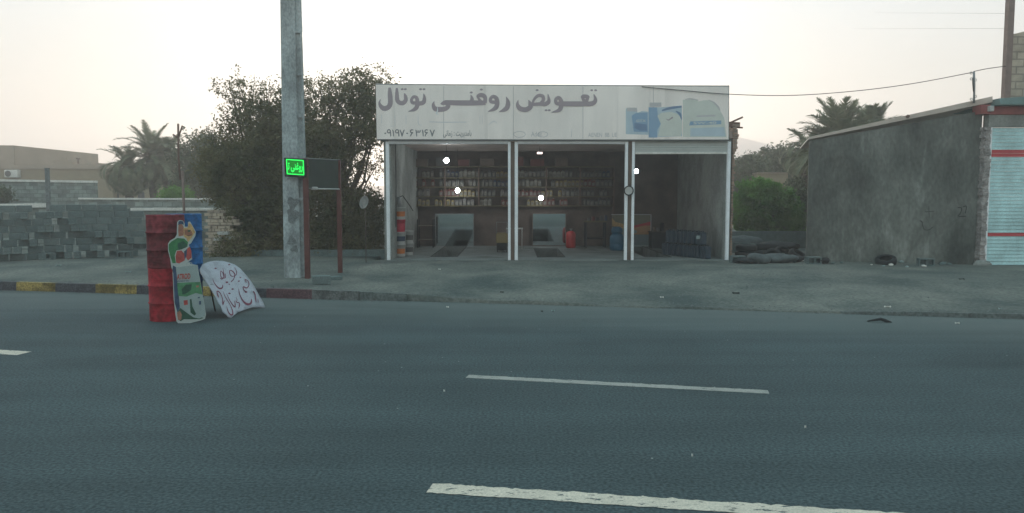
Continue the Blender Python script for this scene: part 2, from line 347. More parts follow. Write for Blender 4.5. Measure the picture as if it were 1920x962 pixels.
def sharpen(k, a, b):
    for n_ in M[k].node_tree.nodes:
        if n_.bl_idname == 'ShaderNodeValToRGB': n_.color_ramp.elements[0].position = a; n_.color_ramp.elements[1].position = b
for k_, a_, b_ in (('stucco', .40, .62), ('dirt', .34, .68), ('asphalt', .38, .62), ('plaster', .40, .62), ('drumred', .4, .6), ('drumred2', .42, .6), ('drumblue', .4, .6), ('concrete', .4, .6), ('kgrey', .42, .58), ('yellow', .40, .56), ('aqua', .4, .6)): sharpen(k_, a_, b_)
def blot(k, sc, thr, dark, stretch=(1, 1, 1), wd=.08):       # stains with a shape of their own
    m = M[k]; t = m.node_tree; n = t.nodes; L = t.links; b = n['Principled BSDF']; src = b.inputs['Base Color'].links[0].from_socket
    tc = n.new('ShaderNodeTexCoord'); mp = n.new('ShaderNodeMapping'); mp.inputs['Scale'].default_value = stretch; mp.inputs['Location'].default_value = (3.1, 1.7, 0); L.new(tc.outputs['Object'], mp.inputs[0])
    nz = n.new('ShaderNodeTexNoise'); nz.inputs['Scale'].default_value = sc; nz.inputs['Detail'].default_value = 5; nz.inputs['Distortion'].default_value = .6; L.new(mp.outputs[0], nz.inputs['Vector'])
    mr = n.new('ShaderNodeMapRange'); mr.inputs[1].default_value = thr; mr.inputs[2].default_value = thr + wd; mr.inputs[3].default_value = 1; mr.inputs[4].default_value = dark; L.new(nz.outputs['Fac'], mr.inputs[0])
    mx = n.new('ShaderNodeMix'); mx.data_type = 'RGBA'; mx.blend_type = 'MULTIPLY'; mx.inputs[0].default_value = 1; L.new(src, mx.inputs[6]); L.new(mr.outputs[0], mx.inputs[7]); L.new(mx.outputs[2], b.inputs['Base Color'])
blot('dirt', .6, .62, .75, (1, 2.2, 1), .14); blot('dirt', 3.2, .68, .8); blot('asphalt', .5, .60, .80, (.5, 1.5, 1)); blot('asphalt', 2.6, .68, .75)
blot('stucco', .5, .54, .76, (1, 1, .8), .07); blot('stucco', 1.6, .58, 1.35, (1.6, 1, .35)); blot('plaster', 1.1, .60, .75, (1, 1, .4)); blot('aqua', .9, .6, .8, (1, 1, .4)); blot('floor', 1.2, .58, .6)
blot('drumred', 3, .6, .75); blot('drumred2', 3, .58, .75); blot('signwhite', .35, .57, .93, (1, 1, .8)); blot('signwhite', 1.0, .60, .90, (3, 1, .15)); blot('frame', 1.5, .6, .85, (1, 1, .3)); blot('boardwhite', 1.8, .58, .8)
# ------------------------------------------------------------------ the setting: ground, road, kerb, markings
def spread(a, b, step, far):
    v = list(np.arange(a, b + 1e-6, step)); g = step; lo, hi = a, b; L_, Hh = [], []
    while lo > -far: g *= 1.5; lo -= g; L_.append(lo)
    g = step
    while hi < far: g *= 1.5; hi += g; Hh.append(hi)
    return L_[::-1] + v + Hh
def sheet(name, xs, ds, zf, m):
    me = bpy.data.meshes.new(name); nx = len(xs)
    vs = [(x, K(x) + d, zf(x, d)) for d in ds for x in xs]
    fs = [(j * nx + i, j * nx + i + 1, (j + 1) * nx + i + 1, (j + 1) * nx + i) for j in range(len(ds) - 1) for i in range(nx - 1)]
    me.from_pydata(vs, [], fs); me.materials.append(m)
    for p in me.polygons: p.use_smooth = True
    o = bpy.data.objects.new(name, me); COL.objects.link(o); return tag(o, kind='structure')
xs = spread(-16, 16, .25, 1500)
ds = [0, .001] + list(np.arange(.12, 9.2, .22)); g = .22; d = ds[-1]
while d < 2500: g *= 1.35; d += g; ds.append(d)
def tz(x, d):
    if d == 0: return -.1
    z = gz(x, K(x) + max(d, .02))
    return z
# keep the dirt clear below the shop's slab
def tz2(x, d):
    y = K(x) + d; z = tz(x, d)
    if -3.85 < x < 6.2 and y > 22.35 and y < 28.6: z -= 2.0
    return z
sheet('ground', xs, ds, tz2, M['dirt'])
sheet('road', spread(-16, 16, 1, 1500), [-24, -18, -12, -6, -3, -1, -.3, 0.02], lambda x, d: 0, M['asphalt'])
sheet('ground', spread(-16, 16, 2, 1500), [-2500, -800, -200, -60, -24], lambda x, d: 0 if d > -25 else .02, M['far_dirt'])

def on_road(x, z=.004): return z
def stripe(p0, p1, wd, m, z=.004, ragged=0.):
    mb = MB(); a = Vector((p0[0], p0[1], z)); b = Vector((p1[0], p1[1], z)); t = (b - a).normalized(); nn = Vector((-t.y, t.x, 0))
    n = max(2, int((b - a).length / .04)); prev = None
    for i in range(n + 1):
        c = a + (b - a) * i / n; r1 = wd / 2 + ragged * (random.random() - .6); r2 = wd / 2 + ragged * .5 * (random.random() - .6)
        cur = (c + nn * r1, c - nn * r2)
        if prev: mb.face([prev[0], prev[1], cur[1], cur[0]])
        prev = cur
    return tag(origin(mb.build('road_marking', m), a), kind='structure')
def gl(px, py): p = gnd(px, py); return (p.x, p.y)
a, b = gl(876, 706), gl(1441, 735.5); stripe(a, b, .155, M['line2'], ragged=.02)
a, b = gl(46, 663), None; stripe((a[0] - 3.2, a[1] + .244 * 3.2), a, .24, M['line'], ragged=.012)
a, b = gl(806, 915), gl(1620, 968); dx = b[0] - a[0]
stripe(a, (a[0] + 3.6, a[1] + (b[1] - a[1]) / dx * 3.6), .185, M['line'], ragged=.03)

mb = MB(); KM = [M['yellow'], M['kdark'], M['kgrey'], M['kred'], M['kdust']]
def kseg(x0, x1, mi, h0, h1, w_=.14):
    mb.mi = mi; g = .004
    y0, y1 = K(x0), K(x1); n = 3
    for i in range(n):
        u0 = x0 + (x1 - x0 - g) * i / n; u1 = x0 + (x1 - x0 - g) * (i + 1) / n
        ha = h0 + (h1 - h0) * i / n; hb = h0 + (h1 - h0) * (i + 1) / n
        mb.hexa([(u0, K(u0) - w_, -.05), (u1, K(u1) - w_, -.05), (u1, K(u1) + .02, -.05), (u0, K(u0) + .02, -.05)],
                [(u0, K(u0) - w_ + .03, ha), (u1, K(u1) - w_ + .03, hb), (u1, K(u1) + .02, hb), (u0, K(u0) + .02, ha)])
x0k = gnd(56, 540).x
for k in range(-50, 20):
    u = x0k + k * .985
    if u > 8.2: break
    mid = u + .5; h0, h1 = edge(u) + .025, edge(u + .985) + .025
    if mid < -5.1: mi = 0 if k % 2 == 0 else 1
    elif mid < -4.0: mi = 3
    else: mi = 2
    if -1.9 < mid < 6.0: continue
    if mid > -3.2: mi = 4
    kseg(u, u + .985, mi, h0 - .012 * (mid > -3), h1 - .012 * (mid > -3), .14 if mid < -3 else .08)
for k in range(40): kseg(8.2 + k, 9.2 + k, 4, edge(9), edge(9), .08)
tag(mb.build('kerb', KM), kind='structure')

# distant hills
def hills():
    vs, fs = [], []; n = 160; rows = 14
    from mathutils import noise
    for j in range(rows):
        for i in range(n):
            xx = -520 + i * 1040 / (n - 1); t = j / (rows - 1); yy = 430 + 90 * t
            prof = 29 * math.exp(-((xx - 122) / 95) ** 2) + 10 * math.exp(-((xx - 290) / 90) ** 2) + 8
            zz = prof * math.sin(math.pi * min(1, t * 1.02)) + 5 * noise.fractal(Vector((xx * .02, yy * .02, 0)), 1, 2, 5) * math.sin(math.pi * t)
            vs.append((xx, yy, zz - .4))
    for j in range(rows - 1):
        for i in range(n - 1): fs.append((j * n + i, j * n + i + 1, (j + 1) * n + i + 1, (j + 1) * n + i))
    me = bpy.data.meshes.new('hills'); me.from_pydata(vs, [], fs); me.materials.append(M['hill'])
    for p in me.polygons: p.use_smooth = True
    o = bpy.data.objects.new('hills', me); COL.objects.link(o); tag(o, kind='structure')
hills()

# haze: one closed box of thin dusty air
mb = MB(); mb.box(-560, 560, -60, 545, -1.5, 46)
hz = bpy.data.materials.new('dusty_air'); hz.use_nodes = True; t = hz.node_tree; t.nodes.clear()
oo = t.nodes.new('ShaderNodeOutputMaterial'); pv = t.nodes.new('ShaderNodeVolumePrincipled')
pv.inputs['Color'].default_value = (.99, .93, .91, 1); pv.inputs['Density'].default_value = .0034; pv.inputs['Anisotropy'].default_value = .6
t.links.new(pv.outputs[0], oo.inputs['Volume'])
tag(mb.build('haze', hz), kind='stuff')

# ------------------------------------------------------------------ the oil change shop
SY = 22.1; FZ = .27
XL, XR = X(723, SY), X(1367, SY)
shop = empty('oil_change_shop', (1.2, SY, .25), 'open fronted oil change shop with three bays under a long pale sign', 'shop')
BY = 28.45; ZT = 3.72; PITS = [(-2.42, -1.66, 23.15, 28.1), (.78, 1.56, 22.95, 26.8), (3.98, 4.72, 22.95, 28.0)]
mb = MB()
mb.box(XL - .05, XL + .16, SY + .12, BY, .05, ZT); mb.build('side_wall', M['plaster'], shop)
mb = MB(); mb.box(XR - .14, XR + .06, SY + .12, BY, .05, ZT); mb.build('side_wall', M['plaster'], shop)
mb = MB(); mb.box(XL - .05, XR + .06, BY + .002, BY + .22, .05, ZT); mb.build('back_wall', M['brownwall'], shop)
mb = MB(); mb.box(XL - .15, XR + .12, SY + .06, BY + .3, ZT + .002, ZT + .2); mb.build('roof', M['ceil'], shop)
mb = MB()
cuts = [XL + .16] + [v for p in PITS for v in p[:2]] + [XR - .14]
for i in range(0, len(cuts), 2): mb.box(cuts[i], cuts[i + 1], SY + .12, BY, -.2, FZ)
for p in PITS: mb.box(p[0], p[1], SY + .12, p[2], -.2, FZ); mb.box(p[0], p[1], p[3], BY, -.2, FZ)
mb.box(XL - .05, XR + .06, SY - .14, SY + .12, -.2, FZ - .004)
mb.build('floor', M['floor'], shop)
for p in PITS:
    mb = MB(); a, b, c, d = p; z = -1.2
    mb.face([(a, c, z), (b, c, z), (b, d, z), (a, d, z)])
    mb.face([(a - .01, c, z), (a - .01, d, z), (a - .01, d, FZ - .02), (a - .01, c, FZ - .02)]); mb.face([(b + .01, c, z), (b + .01, d, z), (b + .01, d, FZ - .02), (b + .01, c, FZ - .02)])
    mb.face([(a, c - .01, z), (b, c - .01, z), (b, c - .01, FZ - .02), (a, c - .01, FZ - .02)]); mb.face([(a, d + .01, z), (b, d + .01, z), (b, d + .01, FZ - .02), (a, d + .01, FZ - .02)])
    pit = mb.build('inspection_pit', M['dark'], shop)
    mb = MB(); r = .03
    for q in ((a - r, b + r, c - r, c), (a - r, b + r, d, d + r), (a - r, a, c, d), (b, b + r, c, d)): mb.box(q[0], q[1], q[2], q[3], FZ + .003, FZ + .012)
    mb.build('rim', M['black'], pit)
# door guides, columns and lintels
ZL = Z(266, SY)
for px0, px1 in ((725, 731), (952.5, 957.5), (965, 971), (1170.5, 1176), (1183.5, 1188.5), (1361, 1367)):
    a, b = X(px0, SY - .1), X(px1, SY - .1)
    mb = MB(); mb.box(a, b, SY - .13, SY - .03, FZ - .05, ZL); mb.bevel(.006)
    g_ = mb.build('door_guide', M['frame'], shop)
for px0, px1 in ((958, 964.5), (1176.5, 1183)):
    a, b = X(px0, SY), X(px1, SY)
    mb = MB(); mb.box(a, b, SY - .09, SY + .10, FZ - .05, ZL); mb.build('column', M['brown'], shop)
for px0, px1 in ((731, 952.5), (971, 1170.5)):
    a, b = X(px0, SY), X(px1, SY); mb = MB()
    mb.box(a, b, SY - .11, SY + .1, Z(270, SY), ZL + .02); mb.bevel(.008); mb.build('lintel', M['frame'], shop)
a, b = X(1188.5, SY), X(1361, SY)
mb = MB(); z0, z1 = Z(286, SY), ZT
n = 6
for i in range(n):
    za = z0 + (z1 - z0) * i / n; zb = z0 + (z1 - z0) * (i + 1) / n
    mb.hexa([(a, SY - .1, za), (b, SY - .1, za), (b, SY - .06, za), (a, SY - .06, za)], [(a, SY - .085, zb - .004), (b, SY - .085, zb - .004), (b, SY - .06, zb - .004), (a, SY - .06, zb - .004)])
sh = mb.build('rolled_shutter', M['shutter'], shop)
mb = MB(); mb.box(a, b, SY - .115, SY - .055, z0 - .05, z0 - .002).bevel(.006); mb.build('bottom_rail', M['white'], sh)
# exposed brick at the right corner, toothed, with bits of timber on top
mb = MB(); bw = X(1376, SY) - XR - .07; z = .2
while z < 4.1:
    ww = bw + random.uniform(-.05, .05) - (.10 if z < 3.0 else 0) * (1 - z / 3.4) + (.08 if z > 3.4 else 0)
    mb.box(XR + .065, XR + .065 + max(.04, ww), SY + .02 + random.uniform(0, .02), BY, z, z + .066); z += .07
mb.build('toothed_brick_edge', M['brick'], shop)
mb = MB()
mb.obox((X(1379, SY), SY + .1, Z(224, SY)), .36, .07, .05, Matrix.Rotation(R(-24), 3, 'Y'))
mb.obox((X(1375, SY), SY + .12, Z(233, SY)), .30, .09, .14, Matrix.Rotation(R(3), 3, 'Y'))
mb.obox((X(1379, SY), SY + .1, Z(238.5, SY)), .34, .07, .04, Matrix.Rotation(R(2), 3, 'Y'))
mb.build('timber_end', M['rusty'], shop)

# ---- the sign
SGY = 21.88
sg = empty('shop_sign', (at(1035, 260, SGY).x, SGY, Z(261, SGY)), 'long faded white shop sign with grey Persian lettering and printed oil cans', 'sign')
P = lambda px, py, o=0.: at(px, py, SGY - o)
def signpt(px, py, o): p = at(px, py, SGY); return Vector((p.x, SGY - o, p.z))
mb = MB(); q = [signpt(704.5, 159, 0), signpt(1366, 162.5, 0), signpt(1366, 261.5, 0), signpt(706.5, 261, 0)]
mb.slab(q, (0, .16, 0)); mb.build('face', M['signwhite'], sg)
mb = MB()
for (a, b) in (((704, 158.5), (1366.5, 162)), ((706, 262), (1366.5, 262.5))):
    A, B = signpt(*a, 0), signpt(*b, 0); mb.tube([A + Vector((0, .04, 0)), B + Vector((0, .04, 0))], .028, 6)
mb.tube([signpt(1366.5, 160, -.04), signpt(1366.5, 262, -.04)], .022, 6)
mb.build('rim', M['greymetal'], sg)
mb = MB()
for px in (832, 962.5, 1093, 1225):
    a, b = signpt(px - .35, 162, .002), signpt(px + .35, 260, .002); mb.face([a, signpt(px + .35, 162, .002), b, signpt(px - .35, 260, .002)])
mb.build('seam', M['seam'], sg)
def catmull(pts, n=7):
    out = []; N = len(pts)
    for i in range(N - 1):
        p0, p1, p2, p3 = pts[max(i - 1, 0)], pts[i], pts[i + 1], pts[min(i + 2, N - 1)]
        for k in range(n):
            t = k / n; out.append(tuple(.5 * ((2 * b) + (-a + c) * t + (2 * a - 5 * b + 4 * c - d) * t * t + (-a + 3 * b - 3 * c + d) * t ** 3) for a, b, c, d in zip(p0, p1, p2, p3)))
    out.append(tuple(pts[-1])); return out
def stroke(mb, pts, mp, lift):
    """pts (x, y, width) in the lettering's own units; mp(x, y, lift) -> point on the sign"""
    c = catmull(pts) if len(pts) > 2 else pts; prev = None
    for i, (x, y, wd) in enumerate(c):
        x0, y0, _ = c[max(i - 1, 0)]; x1, y1, _ = c[min(i + 1, len(c) - 1)]
        l = math.hypot(x1 - x0, y1 - y0) or 1; nx, ny = -(y1 - y0) / l, (x1 - x0) / l; wd = max(wd, .5)
        lz = lift + i * 8e-6; cur = (mp(x + nx * wd / 2, y + ny * wd / 2, lz), mp(x - nx * wd / 2, y - ny * wd / 2, lz))
        if prev: mb.face([prev[0], prev[1], cur[1], cur[0]])
        prev = cur
def dot(mb, x, y, s, mp, lift): mb.face([mp(x + s / 2 * math.cos(a) * 1.25, y + s / 2 * math.sin(a) * .8, lift) for a in [k * math.pi / 6 for k in range(12)]])
c4 = lambda x, y, o: signpt(690 + x / 5.486, 140 + y / 5.486, o)
c5 = lambda x, y, o: signpt(1030 + x / 5.189, 140 + y / 5.189, o)
HEAD4 = [[(222, 133, 24), (226, 200, 46), (230, 290, 50), (208, 335, 50), (165, 348, 50), (132, 325, 40), (118, 290, 22), (128, 255, 6)],
 [(296, 138, 20), (298, 200, 38), (302, 262, 44), (328, 290, 44), (365, 290, 44), (388, 260, 42), (384, 220, 32), (372, 192, 8)],
 [(572, 196, 8), (580, 235, 30), (572, 282, 44), (530, 298, 42), (490, 300, 40)],
 [(505, 292, 36), (458, 288, 34), (448, 258, 30), (470, 228, 30), (500, 240, 36), (508, 290, 44), (500, 335, 44), (470, 362, 34), (414, 380, 5)],
 [(682, 275, 6), (672, 310, 32), (690, 350, 48), (740, 358, 52), (800, 348, 46), (828, 318, 40), (795, 296, 34), (760, 302, 24), (752, 306, 5)],
 [(745, 300, 5), (790, 282, 34), (850, 288, 50), (950, 291, 54), (1060, 291, 54), (1130, 291, 50), (1210, 290, 46)],
 [(1062, 292, 44), (1070, 250, 36), (1058, 208, 6)],
 [(1118, 232, 14), (1135, 218, 36), (1165, 210, 44), (1195, 222, 44), (1206, 250, 40), (1200, 292, 44)], [(1125, 232, 20), (1142, 252, 26), (1160, 285, 50)],
 [(1315, 285, 36), (1265, 278, 34), (1262, 245, 32), (1290, 225, 36), (1322, 248, 44), (1328, 305, 46), (1305, 348, 42), (1232, 382, 5)],
 [(1422, 228, 6), (1440, 285, 42), (1432, 335, 48), (1402, 362, 40), (1346, 384, 5)],
 [(1545, 262, 6), (1538, 308, 34), (1565, 348, 48), (1620, 360, 50), (1668, 335, 48), (1668, 300, 40), (1652, 262, 8)],
 [(1668, 302, 36), (1700, 306, 34), (1770, 302, 36), (1825, 302, 44), (1860, 272, 38), (1850, 200, 8)],
 [(1690, 298, 22), (1712, 250, 26), (1750, 216, 32), (1795, 222, 36), (1803, 262, 34), (1775, 296, 30)]]
DOT4 = [(352, 150), (384, 150), (541, 150), (576, 150), (1062, 184), (1166, 154), (1740, 160), (1832, 366), (1864, 366)]
HEAD5 = [[(105, 285, 36), (70, 278, 34), (62, 245, 32), (88, 224, 34), (112, 250, 40), (116, 300, 44), (95, 345, 38), (20, 368, 5)],
 [(90, 283, 44), (180, 284, 48), (280, 284, 48), (345, 284, 46), (400, 284, 46), (436, 270, 42), (448, 240, 34), (432, 190, 6)],
 [(308, 224, 16), (325, 214, 34), (348, 212, 38), (372, 216, 34), (388, 226, 16)], [(322, 226, 26), (340, 262, 36), (348, 290, 40)], [(376, 226, 26), (358, 262, 36), (350, 290, 40)]]
DOT5 = [(412, 152), (450, 152)]
mb = MB(); lf = .003
for s_ in HEAD4: stroke(mb, s_, c4, lf); lf += .0005
for x, y in DOT4: dot(mb, x, y, 25, c4, .003)
for s_ in HEAD5: stroke(mb, s_, c5, lf); lf += .0005
for x, y in DOT5: dot(mb, x, y, 23, c5, .003)
mb.build('heading', M['signgrey'], sg, recalc=False)

def text(body, w_, h_, place, m, parent, name='lettering', offset=0.):
    """place(u, v) -> world point, u,v in 0..1 over the text's box"""
    c = bpy.data.curves.new('t', 'FONT'); c.body = body; c.size = 1; c.offset = offset; c.resolution_u = 3
    o = bpy.data.objects.new('t', c); COL.objects.link(o)
    me = bpy.data.meshes.new_from_object(o.evaluated_get(bpy.context.evaluated_depsgraph_get()))
    bpy.data.objects.remove(o); bpy.data.curves.remove(c)
    vs = [v.co.copy() for v in me.vertices]
    if not vs: return None
    x0, x1 = min(v.x for v in vs), max(v.x for v in vs); y0, y1 = min(v.y for v in vs), max(v.y for v in vs)
    off = Vector((0, 0, 0)); p = parent
    while p: off += p.location; p = p.parent
    for v, co in zip(me.vertices, vs): v.co = place((co.x - x0) / (x1 - x0), (co.y - y0) / (y1 - y0)) - off
    me.materials.clear(); me.materials.append(m); me.name = name
    for p_ in me.polygons: p_.material_index = 0
    ob = bpy.data.objects.new(name, me); COL.objects.link(ob); ob.parent = parent; return ob
def box2(x0, y0, x1, y1, o): return lambda u, v: signpt(x0 + (x1 - x0) * u, y1 + (y0 - y1) * v, o)
def digit(mb, ch, x, l):
    if ch == '0': dot(mb, x, 604, 17, c4, l); return
    G = {'9': [[(14, 20, 10), (4, 34, 11), (-12, 30, 11), (-16, 14, 11), (-4, 2, 11), (10, 6, 11), (15, 24, 11), (17, 48, 11), (18, 70, 10)]],
         '1': [[(-6, 2, 8), (2, 24, 12), (5, 70, 9)]], '7': [[(-22, 2, 10), (-8, 34, 12), (0, 70, 9)], [(0, 70, 9), (10, 34, 12), (24, 2, 10)]],
         '6': [[(16, 6, 8), (0, 2, 11), (-14, 14, 11), (-8, 30, 11), (14, 30, 9)], [(14, 30, 8), (-2, 44, 12), (-14, 70, 9)]],
         '3': [[(-24, 2, 8), (-18, 24, 12), (-14, 70, 9)], [(-22, 10, 8), (-14, 26, 11), (-2, 24, 10), (0, 6, 8)], [(0, 18, 9), (8, 28, 11), (20, 22, 10), (22, 4, 8)]]}
    for k_, st in enumerate(G[ch]): stroke(mb, [(x + a, 565 + b, c_) for a, b, c_ in st], c4, l + .0004 * k_)
mb = MB()
for ch, x_ in zip('09197063167', (178, 216, 258, 300, 350, 403, 450, 515, 563, 600, 660)): digit(mb, ch, x_, .003)
mb.build('phone_number', M['signdark'], sg, recalc=False)
text("\uFBFD\uFEE7\uFE8E\uFEE3\uFEAF : \uFE96\uFEF3\uFEAE\uFBFE\uFEAA\uFEE3\uFE8E\uFE91", 1, 1, box2(831, 244, 884, 258, .003), M['signdark'], sg, 'lettering', .01)
text("Addil", 1, 1, box2(996, 247, 1015, 256, .003), M['signfaint'], sg)
text("AENEN  8B  UE", 1, 1, box2(1103, 249, 1157, 257, .003), M['signfaint'], sg)
mb = MB()
for cx, cy, rx, ry in ((974, 252, 11, 5.5), (1018, 252, 9, 5)):
    stroke(mb, [(cx + rx * math.cos(a), cy + ry * math.sin(a), .9) for a in [k * math.pi / 8 for k in range(17)]], signpt, .003)
stroke(mb, [(1072, 243, .5), (1071.5, 257, .8)], signpt, .003)
mb.build('oval_emblem', M['signfaint'], sg, recalc=False)
# printed oil cans
def poly(name, pts, m, lift, mp=c5, par=None):
    mb = MB(); mb.face([mp(x, y, lift) for x, y in pts]); return mb.build(name, m, par or sg, recalc=False)
poly('printed_can', [(745, 330), (852, 330), (858, 372), (900, 355), (965, 360), (965, 585), (745, 578)], M['sblue2'], .003)
poly('printed_can', [(752, 322), (850, 322), (856, 360), (756, 356)], M['signfaint'], .0045)
poly('printed_can', [(800, 400), (845, 372), (955, 368), (958, 560), (822, 556)], M['sblue'], .006)
poly('printed_can', [(828, 470), (948, 485), (948, 545), (880, 545), (828, 520)], M['sblue3'], .0075)
poly('printed_can', [(968, 318), (1095, 318), (1180, 312), (1288, 300), (1290, 600), (1050, 606), (966, 612)], M['sblue2'], .005)
poly('printed_can', [(966, 318), (1048, 318), (1055, 390), (1088, 470), (1050, 540), (1048, 612), (966, 612)], M['sblue'], .0065)
poly('printed_can', [(975, 272), (1088, 272), (1090, 312), (975, 312)], M['signfaint'], .0065)
poly('printed_can', [(1050, 400), (1090, 372), (1180, 362), (1240, 380), (1284, 420), (1290, 540), (1280, 600), (1055, 600), (1085, 480)], M['scream'], .0082)
mb = MB(); stroke(mb, [(1095, 350, 14), (1180, 325, 26), (1288, 312, 16)], c5, .0095); stroke(mb, [(1230, 355, 8), (1270, 385, 24), (1286, 440, 6)], c5, .0095)
mb.build('printed_can', M['sblue3'], sg, recalc=False)
mb = MB(); stroke(mb, [(1135, 430, 4), (1160, 442, 10), (1198, 415, 12), (1190, 432, 3)], c5, .0098); mb.build('printed_can', M['signgrey'], sg, recalc=False)
poly('printed_can', [(1300, 245), (1440, 240), (1450, 262), (1500, 250), (1570, 250), (1650, 330), (1700, 420), (1725, 610), (1300, 606)], M['scream'], .0035)
mb = MB(); stroke(mb, [(1545, 245, 4), (1600, 272, 14), (1645, 320, 16), (1660, 352, 4)], c5, .005); stroke(mb, [(1320, 240, 5), (1380, 236, 12), (1450, 250, 5)], c5, .005)
stroke(mb, [(1432, 405, 16), (1615, 398, 16)], c5, .005); mb.build('printed_can', M['signfaint'], sg, recalc=False)
poly('printed_can', [(1372, 455), (1672, 446), (1672, 482), (1360, 494)], M['sblue'], .005)
text("5W-40", 1, 1, lambda u, v: c5(1400 + 225 * u, 484 - 24 * v - 4 * u, .0065), M['scream'], sg, 'lettering', .02)
text("GTX", 1, 1, lambda u, v: c5(845 + 95 * u, 462 - 24 * v, .0085), M['scream'], sg, 'lettering', .02)
poly('printed_can', [(1372, 520), (1700, 510), (1715, 600), (1372, 600)], M['sblue2'], .0042)
# torn nick in the sign
mb = MB(); stroke(mb, [(714, 335, 5), (716, 370, 9), (704, 398, 12), (724, 412, 3)], c4, .012); mb.build('torn_nick', M['frame'], sg, recalc=False)

# ---- lamps, round mirror, mirrors, things in the bays
def bulb(px, py, Y, label, r=.082):
    p = at(px, py, Y); e = empty('ceiling_bulb', p, label, 'lamp', 'bare bulbs hanging in the shop')
    mb = MB(); mb.sphere(p, r); mb.build('bulb', M['bulb'], e)
    mb = MB(); mb.tube([p + Vector((0, 0, r * .8)), p + Vector((0, 0, r + .07))], .022, 8); mb.build('socket', M['black'], e)
    mb = MB(); mb.tube([p + Vector((0, 0, r + .07)), (p.x, p.y, ZT)], .006, 5); mb.build('cord', M['black'], e)
    ld = bpy.data.lights.new('bulb_light', 'POINT'); ld.energy = 2.0; ld.color = (.86, .95, 1); ld.shadow_soft_size = .06
    lo = bpy.data.objects.new('bulb_light', ld); COL.objects.link(lo); lo.parent = e; lo.location = (0, 0, -r - .03)
bulb(837, 301, 24.5, 'glowing bare bulb hanging highest in the left bay')
bulb(858, 357, 27.3, 'glowing bare bulb hanging low before the shelves in the left bay')
bulb(1014, 371, 27.0, 'glowing bare bulb just above the mirror in the middle bay')
bulb(1193, 321, 23.2, 'glowing bare bulb beside the right hand column in the right bay', .07)
p = at(1012, 287, 25.5); mb = MB(); mb.box(p.x - .09, p.x + .09, p.y - .04, p.y + .04, p.z - .03, p.z + .03); mb.bevel(.008)
o = mb.build('lamp_housing', mat('dim_lamp', (.8, .7, .68), .5, 0, emit=(1, .8, .75), es=.35)); origin(o, p - Vector((0, 0, .03))); tag(o, 'small dim box lamp under the ceiling of the middle bay', 'lamp')
o2 = MB(); o2.tube([p + Vector((0, 0, .03)), (p.x, p.y, ZT)], .008, 5); o2.build('rod', M['black'], o)

p = at(1179, 357.5, SY - .2); e = empty('round_plate', p, 'round pale plate with a dark rim fixed to the column between middle and right bay', 'round sign')
mb = MB(); mb.slab([p + Vector((.115 * math.cos(a), 0, .115 * math.sin(a))) for a in [k * math.pi / 16 for k in range(32)]], (0, .06, 0)); mb.build('plate', M['silver'], e)
mb = MB(); mb.tube([p + Vector((.125 * math.cos(a), .0, .125 * math.sin(a))) for a in [k * math.pi / 16 for k in range(33)]], .017, 6, False); mb.build('rim', M['black'], e)

def wallmirror(px0, px1, py0, py1, Y, label, wd):
    a, b = at(px0, py1, Y), at(px1, py0, Y); tilt = .045
    e = empty('wall_mirror', (a.x, Y, a.z), label, 'mirror', 'big mirrors on the back wall')
    mb = MB(); q = [(a.x, Y + .0, a.z), (b.x, Y, a.z), (b.x, Y - tilt, b.z), (a.x, Y - tilt, b.z)]
    mb.slab([Vector(v) for v in q], (0, .02, 0)); mb.build('glass', M['mirror'], e)
    mb = MB(); f = .03
    for x0, x1, z0, z1 in ((a.x - f, b.x + f, b.z, b.z + f), (a.x - f, b.x + f, a.z - f, a.z), (a.x - f, a.x, a.z, b.z), (b.x, b.x + f, a.z, b.z)):
        ya = Y - tilt * (z0 - a.z) / (b.z - a.z); yb = Y - tilt * (z1 - a.z) / (b.z - a.z)
        mb.hexa([(x0, ya - .012, z0), (x1, ya - .012, z0), (x1, ya + .03, z0), (x0, ya + .03, z0)], [(x0, yb - .012, z1), (x1, yb - .012, z1), (x1, yb + .03, z1), (x0, yb + .03, z1)])
    mb.build('frame', M[wd], e)
wallmirror(818, 887, 402, 461, 28.15, 'wide wall mirror behind the inspection pit of the left bay', 'greymetal')
wallmirror(999, 1060, 401, 460, 28.15, 'wall mirror behind the pit of the middle bay, left of the red tank', 'brown')
# mirror in the right bay, its orange reflection painted on as flat shapes
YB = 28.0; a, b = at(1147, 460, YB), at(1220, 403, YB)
e = empty('painted_mirror', (a.x, YB, a.z), 'mirror with orange and red reflection painted on, at the back of the right bay', 'painted mirror')
mb = MB(); mb.box(a.x, b.x, YB, YB + .03, a.z, b.z); mb.build('board', M['olive_reflection'], e)
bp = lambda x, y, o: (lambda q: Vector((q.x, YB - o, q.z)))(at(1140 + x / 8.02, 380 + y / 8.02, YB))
for pts, m, o in (([(70, 480), (640, 480), (630, 640), (70, 630)], 'steelblue_reflection', .004), ([(250, 350), (400, 350), (640, 300), (638, 476), (250, 476)], 'orange_reflection', .004),
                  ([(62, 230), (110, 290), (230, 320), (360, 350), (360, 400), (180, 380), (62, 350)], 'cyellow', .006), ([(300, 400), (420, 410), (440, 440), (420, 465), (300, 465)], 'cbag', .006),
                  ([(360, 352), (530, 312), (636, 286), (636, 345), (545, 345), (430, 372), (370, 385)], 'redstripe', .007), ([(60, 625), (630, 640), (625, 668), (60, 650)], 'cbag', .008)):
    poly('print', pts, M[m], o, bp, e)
mb = MB()
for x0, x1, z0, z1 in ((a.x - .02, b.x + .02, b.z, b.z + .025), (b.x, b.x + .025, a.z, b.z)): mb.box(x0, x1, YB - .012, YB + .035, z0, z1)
mb.build('frame', M['silver'], e)

